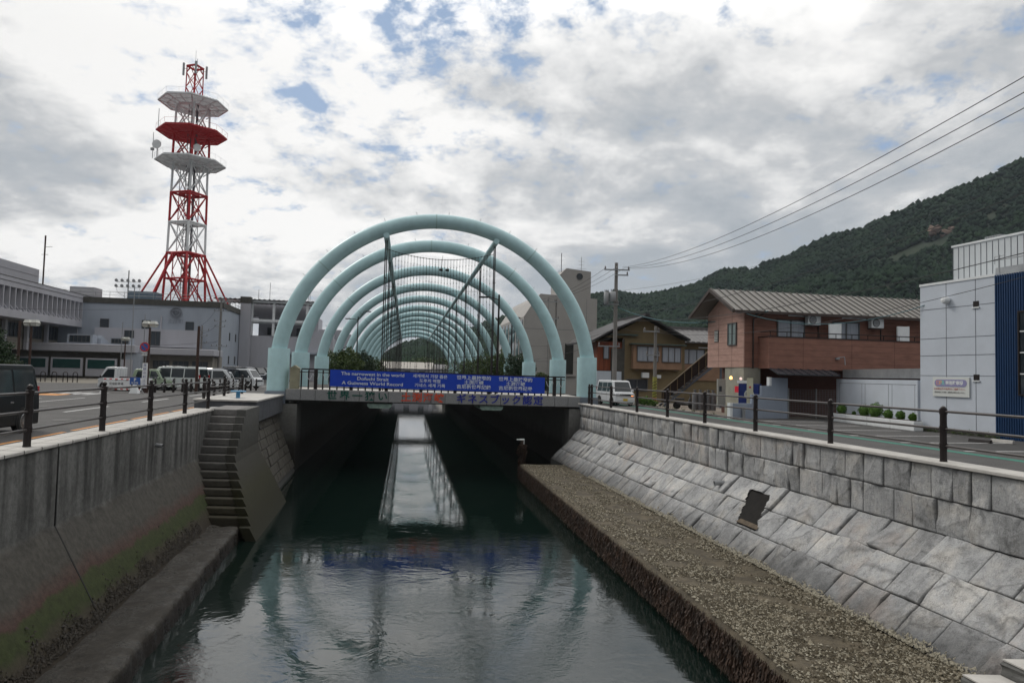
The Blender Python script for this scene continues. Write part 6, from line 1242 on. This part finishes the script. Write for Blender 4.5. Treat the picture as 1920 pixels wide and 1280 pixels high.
# external stair
s0 = at(1243, 735, 49); t = thing('external_stair', 'dark steel outside staircase climbing right between the ochre and terracotta houses', 'stair', (s0.x, s0.y, 0), .05)
top = at(1327, 668, 45.5); dx = top.x-s0.x; 
b = MB(); n = 13; H_ = 3.2; Ls = 3.6
for i in range(n): b.box(Ls*i/n, Ls*(i+1)/n+.03, .05, 1.0, H_*(i+1)/n-.04, H_*(i+1)/n)
b.build('tread', M_galv, t); b = MB()
for y in (0, 1.0): b.hexa([(-.1,y,0),(.15,y,0),(Ls+.1,y,H_-.05),(Ls+.1,y,H_-.3),(-.1,y+.05,0),(.15,y+.05,0),(Ls+.1,y+.05,H_-.05),(Ls+.1,y+.05,H_-.3)])
b.box(Ls, Ls+1.6, 0, 1.05, H_-.15, H_-.0); b.box(Ls+.6, Ls+.75, .1, .25, 0, H_-.15); b.build('stringer', mat('blue_grey_steel', (.10,.12,.15), .5), t)
b = MB(); b.hexa([(-.1,-.03,.25),(Ls,-.03,H_+.15),(Ls,-.03,H_+1.05),(-.1,-.03,1.1),(-.1,.0,.25),(Ls,.0,H_+.15),(Ls,.0,H_+1.05),(-.1,.0,1.1)]); b.box(Ls, Ls+1.5, -.03, 0, H_+.1, H_+1.05); b.build('balustrade', M_black, t)
b = MB(); b.tube([(-.5,-.06,1.0),(0,-.06,1.2),(Ls,-.06,H_+1.12),(Ls+1.5,-.06,H_+1.12)], .035, 6)
for i in range(8): f=i/7; b.box(Ls*f-.02, Ls*f+.02, -.06, -.03, H_*f, H_*f+1.1)
b.build('handrail', mat('ochre_rail', (.16,.12,.07), .5), t)
# gas cylinders and clutter by the stairs
gp = None
for i, (x, l) in enumerate(((1303, 'leftmost of the four under the stair head'), (1313, 'second of the four under the stair head'), (1328, 'third of the four, right pair'), (1337, 'rightmost of the four beside the pillar'))):
    p = at(x, 757, 43.5); t = thing('gas_cylinder', f'grey household gas cylinder, {l}', 'gas cylinder', (p.x, p.y, .05), 0, 'gas cylinders beside the terracotta house')
    if gp is None: b = MB(); b.lathe([(.16,0),(.18,.05),(.18,1.0),(.15,1.1),(.06,1.14),(.06,1.22),(.1,1.22),(.1,1.3),(.05,1.3)], n=16); gp = b.build('cylinder', mat('cylinder_grey', (.16,.16,.17), .5), t, smooth=True)
    else: dup(gp, parent=t, sub=[])
p = at(1283, 760, 45.5); t = thing('scooter', 'small dark motor scooter parked under the outside staircase', 'scooter', (p.x, p.y, 0)); 
for x in (-.5, .5): b = MB(); b.lathe([(.15,-.05),(.25,-.05),(.25,.05),(.15,.05)], (x,0,.25), 16, 'y'); b.build('wheel', M_tyre, t)
b = MB(); b.tube([(.5,0,.3),(.38,0,1.0)], .04, 6); b.tube([(.33,-.28,1.02),(.38,.28,1.02)], .02, 5); b.tube([(-.5,0,.45),(-.1,0,.35),(.25,0,.3),(.42,0,.75)], [.14,.12,.08,.1], 8); b.box(-.65,-.02,-.13,.13,.6,.74); b.build('body', mat('scooter_dark', (.06,.06,.065), .4), t, bevel=.03)
p = at(1352, 742, 38.6); t = thing('meter_cabinet', 'pale grey upright meter cabinet on the pillar of the terracotta house', 'cabinet', (p.x, p.y, .55)); b = MB(); b.box(-.22,.22,-.12,.12,.0,1.5); q=b.build('cabinet', mat('cabinet_grey', (.26,.26,.24), .6), t, bevel=.02); b=MB(); b.box(-.15,.0,-.13,-.12,.8,1.1); b.build('meter_window', M_glass, q)
# church-like beige building behind the arches
p = at(1117, 700, 75); t = thing('beige_hall', 'tall windowless beige building with a slanted tower and round window right of the arches', 'building', (p.x, p.y, 0), CA)
M_bg = mat('beige_panel', (.34,.325,.31), .8, var=.06, vs=.5)
b = MB(); b.prism([(-8.2, 0), (0, 0), (0, 10.55), (-6.4, 10.85), (-7.0, 10.2), (-8.2, 8.3)], lambda u, v, k: (u, (0, 16)[k], v)); b.build('wall', M_bg, t)
b = MB(); b.prism([(-4.3, 10.5), (-.75, 10.5), (-.75, 13.55), (-3.55, 13.8), (-4.3, 13.0)], lambda u, v, k: (u, (-.0+.05, 4)[k], v)); q = b.build('tower', M_bg, t); b = MB(); b.lathe([(.36, .045), (.36, -.0), (.01, -.01)], (-2.05, 0, 12.95), 24, 'y'); b.build('round_window', M_glass, q)
b = MB(); b.tube([(-3.9, 1, 13.5), (-3.9, 1, 15.6)], .04, 5); b.build('aerial', M_black, t); b = MB(); b.tube([(-1.6, 1, 13.5), (-1.6, 1, 15.3)], .03, 5); b.tube([(-2.0, 1, 14.8), (-1.2, 1, 14.8)], .02, 4); b.tube([(-2.1, 1, 14.0), (-1.1, 1, 14.0)], .02, 4); b.tube([(-1.9, 1, 14.4), (-1.3, 1, 14.4)], .02, 4); b.build('aerial', M_galv, t)
b = MB()
for i in range(7): b.box(-8.26, -8.2, .5+i*2.2, 1.9+i*2.2, 1.5, 8.0)
b.build('side_window', M_glass, t); b = MB(); b.box(-3.55, -2.6, -.05, .0, 2.2, 5.5); b.build('window', M_glass, t); b = MB(); b.box(-3.9, -2.3, -.2, 0, 1.98, 2.15); b.build('sill', M_bg, t); b = MB(); b.box(-6, -4, -.05, .0, 0, 2.0); b.box(-1.6, -.8, -.05, 0, 0, 2.1); b.build('door', M_black, t)
b = MB(); b.tube([(-5.2,-.08,.2),(-5.2,-.08,5.5)], .05, 6); b.tube([(-1.7,-.08,.2),(-1.7,-.08,3.5)], .05, 6); b.build('downpipe', M_bg, t)
b = MB()
for z in (3.5, 7.0): b.box(-8.2, 0, -.008, -.002, z, z+.03)
for x in (-5.5, -1.2): b.box(x, x+.03, -.009, -.003, 0, 10.5)
b.build('panel_joint', MATS['groove_grey'], t)
# poles and wires on the right
UP = utility('tall concrete utility pole with transformers in front of the ochre house', 1152, 52, 10.75, .19, [(10.15, -.95, 1.0), (7.5, -.9, .2), (9.75, -.1, .9), (4.3, -1.3, .35)], trans=[(-.28, 7.75, .24, .75), (-.75, 7.6, .2, .85)])
pu = UP.location.copy()
U2 = utility('shorter leaning utility pole with yellow and black guard in front of the bay windows', 1228, 49, 5.75, .15, [(5.3, -.9, .25), (3.6, -.7, .3)], trans=None)
b = MB(); b.lathe([(.165, .5), (.16, 2.1)], n=14); q = b.build('yellow_guard', mat('guard_yellow', (.28,.27,.06), .6), U2); b = MB()
for i in range(7):
    z = .6+i*.21; b.tube([(.168*math.cos(a), .168*math.sin(a), z+.2*a/math.pi) for a in [-math.pi+k*math.pi/6 for k in range(9)]], .022, 4)
b.build('black_stripe', M_black, q); b = MB(); b.lathe([(.17, .35), (.17, .62)], n=12); b.build('orange_band', mat('guard_orange', (.4,.14,.03), .6), q)
p = at(1208, 762, 48.5); tree('weed_bush', 'bright green weeds at the foot of the striped utility pole', 'weeds', (p.x, p.y, 0), .8, [(0,0,.35,.6,.3,.35), (.6,.2,.25,.4,.3,.25)], 900, .07, M_kochia, .02)
CH = utility('concrete utility pole in front of the tall beige building', 1040, 68, 9.6, .14, [(9.3, -1.6, .6), (7.6, -1.0, .3)])
def sag(a, c, s, n=28): return [a.lerp(c, i/n)+Vector((0, 0, -4*s*(i/n)*(1-i/n))) for i in range(n+1)]
def wire(label, a, c, s, r, m=M_wire, name='power_line', group=None):
    t = thing(name, label, 'cable', tuple(a), 0, group); b = MB(); b.tube(sag(Vector(a), Vector(c), s), r, 5); b.build('cable', m, t, True); return t
Q = [at(2150, 10, 11.5), at(2150, 44, 11.8), at(2150, 78, 12.1)]
for i, l in enumerate(('highest', 'middle', 'lowest')): wire(f'{l} of the three long power lines crossing the sky to the upper right', pu+Vector((.45+.2*i, -.15, 10.4-.03*i)), Q[i], .9+.12*i, .011)
E_ = [('black cable running from the tall pole in front of the terracotta roof', pu+Vector((.1,0,6.9)), at(2150, 270, 14), .9, .012, M_wire), ('lower black cable crossing the terracotta roof towards the white building', pu+Vector((.1,0,6.4)), at(2150, 415, 15), .8, .013, M_wire),
      ('teal spiral-wrapped cable sagging between the tall pole and the terracotta gable', pu+Vector((.15,0,7.35)), at(1440, 583, 37.2), .9, .028, M_teal), ('thin cable from the short pole across the terracotta house front', Vector(U2.location)+Vector((0,0,5.3)), at(2100, 470, 17), .9, .010, M_wire),
      ('teal cable sagging in front of the terracotta house windows', at(1400, 588, 37.1), at(1735, 572, 30), .7, .018, M_teal), ('thin wire from the short pole to the terracotta gable', Vector(U2.location)+Vector((.1,0,5.5)), at(1335, 600, 41), .35, .010, M_wire),
      ('thin wire between the two right-hand utility poles', pu+Vector((0,0,6.0)), Vector(U2.location)+Vector((0,0,5.4)), .3, .010, M_wire), ('faint thin cable high across the wooded mountain', pu+Vector((.1,0,8.6)), at(2150, 80+170, 24), 1.0, .008, M_wire)]
for l, a, c, s, r, m in E_: wire(l, a, c, s, r, m)
cp = Vector(CH.location)
for i, l in enumerate(('upper', 'middle', 'lower')): wire(f'{l} power line from the tall pole to the pole before the beige building', pu+Vector((-.8+.7*i, -.15, 10.35)), cp+Vector((-1.4+.5*i, -.15, 9.55)), .35, .012)
for i, l in enumerate(('upper', 'lower')): wire(f'{l} slack telephone cable in front of the beige building', pu+Vector((-.2, 0, 5.6-.5*i)), cp+Vector((-3.5, 6, 5.2-1.6*i)), .5, .014)
nb = L2(BG, -1, -3, 10.5)
wire('thin wire along the top of the grey exchange block', at(408, 572, 101), at(-60, 575, 78), .5, .018); wire('second thin wire low across the grey exchange block', at(408, 640, 101), at(-60, 630, 70), .8, .018)
for i in range(3): wire(f'short slack wire between the two poles by the grey block, {["upper","middle","lower"][i]} one', at(408, 575+i*32, 101), at(377, 610+i*14, 100), .4, .015)
# ---------------------------------------------------------------- greenery under the arches
def bush(label, x, Y, w, h, n, m=M_leaf, name='willow_bush'):
    p = at(x, 700, Y); tree(name, label, 'tree', (p.x, p.y, .6), h, [(-w*.3,0,h*.55,w*.45,1.4,h*.42), (w*.25,.3,h*.62,w*.42,1.3,h*.40), (0,-.4,h*.4,w*.55,1.4,h*.4), (w*.1,.5,h*.85,w*.25,.8,h*.2)], n, .085, m, .10, 'trees on the canal promenade')
bush('olive-green tree between the third and fourth left arch legs', 640, 58, 2.6, 3.2, 9000); bush('dark leafy tree behind the left arch legs, right of the olive one', 668, 64, 2.6, 3.1, 9000, M_leafd); bush('small tree at the right end of the left tree group', 694, 74, 2.4, 2.7, 6000)
bush('dark tree beside the third right arch leg', 975, 60, 2.0, 3.3, 8000, M_leafd); bush('olive tree in the middle of the right promenade', 930, 68, 3.2, 3.6, 8000); bush('low olive tree far down the right promenade', 895, 84, 3.0, 3.2, 6000); bush('sparse bush right of the third right arch leg', 1008, 62, 1.8, 1.6, 3000); bush('pale tree at the far end of the right promenade', 868, 105, 4.2, 3.4, 5000)
# far house and trees seen through the arches
p = at(745, 700, 190); t = thing('low_house', 'long low house with a pale tiled roof seen through the arches', 'house', (p.x, p.y, 0)); b = MB(); b.box(-9, 9, 0, 8, 0, 3.0); b.build('wall', M_grey2, t); b = MB(); b.prism([(-.8, 2.9), (8.8, 2.9), (4, 4.8)], lambda u, v, k: ((-9.6, 9.6)[k], u, v)); b.build('roof', mat('pale_roof', (.34,.32,.29), .7), t)
for x in (-6, -2, 2, 6): win(t, x, x+1.6, 1.2, 2.3)
p = at(835, 700, 210); t = thing('low_house', 'small grey house right of the pale-roofed house under the arches', 'house', (p.x, p.y, 0)); b = MB(); b.box(-6, 6, 0, 8, 0, 3.2); b.build('wall', M_grey2, t); b = MB(); b.prism([(-.8, 3.1), (8.8, 3.1), (4, 4.6)], lambda u, v, k: ((-6.5, 6.5)[k], u, v)); b.build('roof', M_rtile, t)
for x, Y, w, h, l in ((792, 260, 10, 8, 'bright green tree beyond the low houses under the arches'), (822, 260, 9, 7.5, 'rounded tree right of the bright green one beyond the low houses'), (715, 270, 12, 7, 'tree behind the left end of the pale-roofed house')):
    p = at(x, 700, Y); tree('broadleaf_tree', l, 'tree', (p.x, p.y, 0), h, [(0,0,h*.6,w*.45,3,h*.4), (w*.3,0,h*.5,w*.35,3,h*.35), (-w*.3,0,h*.5,w*.3,3,h*.35)], 2500, .35, M_leaf, .2)
# ---------------------------------------------------------------- wooded mountain
RP = [(-300, 676), (100, 690), (600, 694), (690, 686), (720, 668), (745, 652), (775, 642), (800, 634), (830, 630), (855, 628), (880, 620), (900, 612), (915, 606), (940, 598), (960, 588), (985, 578), (1020, 566), (1060, 559), (1113, 553), (1160, 549), (1195, 556), (1240, 549), (1300, 536), (1352, 507), (1400, 505), (1480, 481), (1500, 470), (1560, 441), (1620, 428), (1700, 386), (1760, 371), (1800, 350), (1860, 330), (1920, 297), (2050, 250), (2300, 190), (2700, 250), (3200, 400)]
az = []; el = []
for x, y in RP:
    d = at(x, y, 1)-Vector((0,0,CZ)); az.append(math.atan2(d.x, d.y)); el.append(d.z/math.hypot(d.x, d.y))
NA, NR = 560, 90; A_ = np.linspace(az[0], az[-1], NA); E2 = np.interp(A_, az, el); Rr = 820.0; Rf = 300.0
def fbm(x, y, sc, oc=5):
    s = 0; a = 1
    for _ in range(oc): s += a*noise.noise(Vector((x*sc, y*sc, 3.3))); a *= .5; sc *= 2.03
    return s
Vt = np.zeros((NA, NR, 3))
for i in range(NA):
    hr = max(.5, E2[i]*Rr+CZ)
    for j in range(NR):
        f = j/(NR-1)*1.35; r = Rf+(Rr-Rf)*f; x, y = r*math.sin(A_[i]), r*math.cos(A_[i])
        g_ = f**1.4 if f <= 1 else 1-(f-1)*1.1
        nz_ = fbm(x, y, .006)*.13*max(0, math.sin(math.pi*min(f, 1)))+.0
        Vt[i, j] = (x, y, -1+hr*max(-.1, g_+nz_)*1.0)
vv = Vt.reshape(-1, 3); idx = np.arange(NA*NR).reshape(NA, NR); ff = np.stack([idx[:-1, :-1], idx[1:, :-1], idx[1:, 1:], idx[:-1, 1:]], -1).reshape(-1, 4)
M_hill = mat('hill_soil', (.010,.022,.010), .9, var=0, col2=(.03,.04,.018), vs=.02)
tag(mesh_np('hillside', vv, ff, M_hill, smooth=True), kind='structure')
def crowns(n):
    oct_ = np.array([(1,0,0),(-1,0,0),(0,1,0),(0,-1,0),(0,0,1),(0,0,-.6)]); tr = [(0,2,4),(2,1,4),(1,3,4),(3,0,4),(2,0,5),(1,2,5),(3,1,5),(0,3,5)]
    vs = oct_; fs = tr
    base = np.array(vs); fs = np.array(fs); ii = rng.random(n)*(NA-2); jj = (rng.random(n)**.85)*(NR-2)*.78
    i0 = ii.astype(int); j0 = jj.astype(int); P = Vt[i0, j0]*(1-(ii-i0))[:, None]+Vt[i0+1, j0]*(ii-i0)[:, None]; P = P+(Vt[i0, j0+1]-Vt[i0, j0])*(jj-j0)[:, None]
    # bare rock: skip crowns in a few patches
    keep = np.array([noise.noise(Vector((p[0]*.011, p[1]*.011, 8)))+.35*noise.noise(Vector((p[0]*.05, p[1]*.05, 1))) < .50 for p in P]) & (P[:, 2] > -2); P = P[keep]; n = len(P)
    s = 1.5+2.6*rng.random(n)**2; out = base[None]*s[:, None, None]*(1+rng.normal(0, .17, (n, len(base), 1))); out[:, :, 2] *= .95; out += P[:, None, :]+np.array([0, 0, .6])*s[:, None, None]
    F_ = (np.arange(n)[:, None, None]*len(base)+fs[None]).reshape(-1, 3); return out.reshape(-1, 3), F_
M_forest = mat('forest_canopy', (.005,.014,.009), .9, var=0, col2=(.017,.034,.015), vs=.03, spec=.05)
v, f = crowns(110000); tag(mesh_np('forest', v, f, M_forest), 'dense dark green woodland covering the mountain slope', 'forest', kind='stuff')
M_rock = mat('pale_rock', (.20,.14,.11), .9, var=.3, vs=.3)
for x, y, sz, l in ((1690, 492, 7, 'pinkish bare rock outcrop high on the wooded mountain above the roof'), (1765, 440, 9, 'long grey rock outcrop on the mountain above the white building')):
    best = None
    dd = (at(x, y, 1)-Vector((0,0,CZ))).normalized()
    k = vv-np.array([0,0,CZ]); pr_ = k @ np.array(dd); dist = np.linalg.norm(k-pr_[:, None]*np.array(dd), axis=1)+np.where(pr_ < 0, 1e6, 0); i_ = int(np.argmin(dist)); c = vv[i_]
    t = thing('rock_outcrop', l, 'rock', tuple(c)); b = MB()
    for q in range(9): b.sph((random.uniform(-1,1)*sz, random.uniform(-1,1)*3, random.uniform(-.4,.8)*sz*.5+2), random.uniform(.25,.5)*sz, 7, 5, (1.2, 1, .8))
    b.v = [p+Vector((noise.noise(p*.4), noise.noise(p*.4+Vector((5,5,5))), noise.noise(p*.4+Vector((9,1,1)))))*sz*.25 for p in b.v]; b.build('rock', M_rock, t)
# haze
b = MB(); b.box(-1000, 1400, -60, 1500, -6, 420); hz = b.build('haze', mat('haze_air', (.8,.85,.9), .5, var=0)); nt = hz.data.materials[0].node_tree; nt.nodes.clear()
pv = nt.nodes.new('ShaderNodeVolumePrincipled'); pv.inputs['Color'].default_value = (.75,.85,1,1); pv.inputs['Density'].default_value = .00009; o_ = nt.nodes.new('ShaderNodeOutputMaterial'); nt.links.new(pv.outputs[0], o_.inputs['Volume']); tag(hz, kind='stuff')
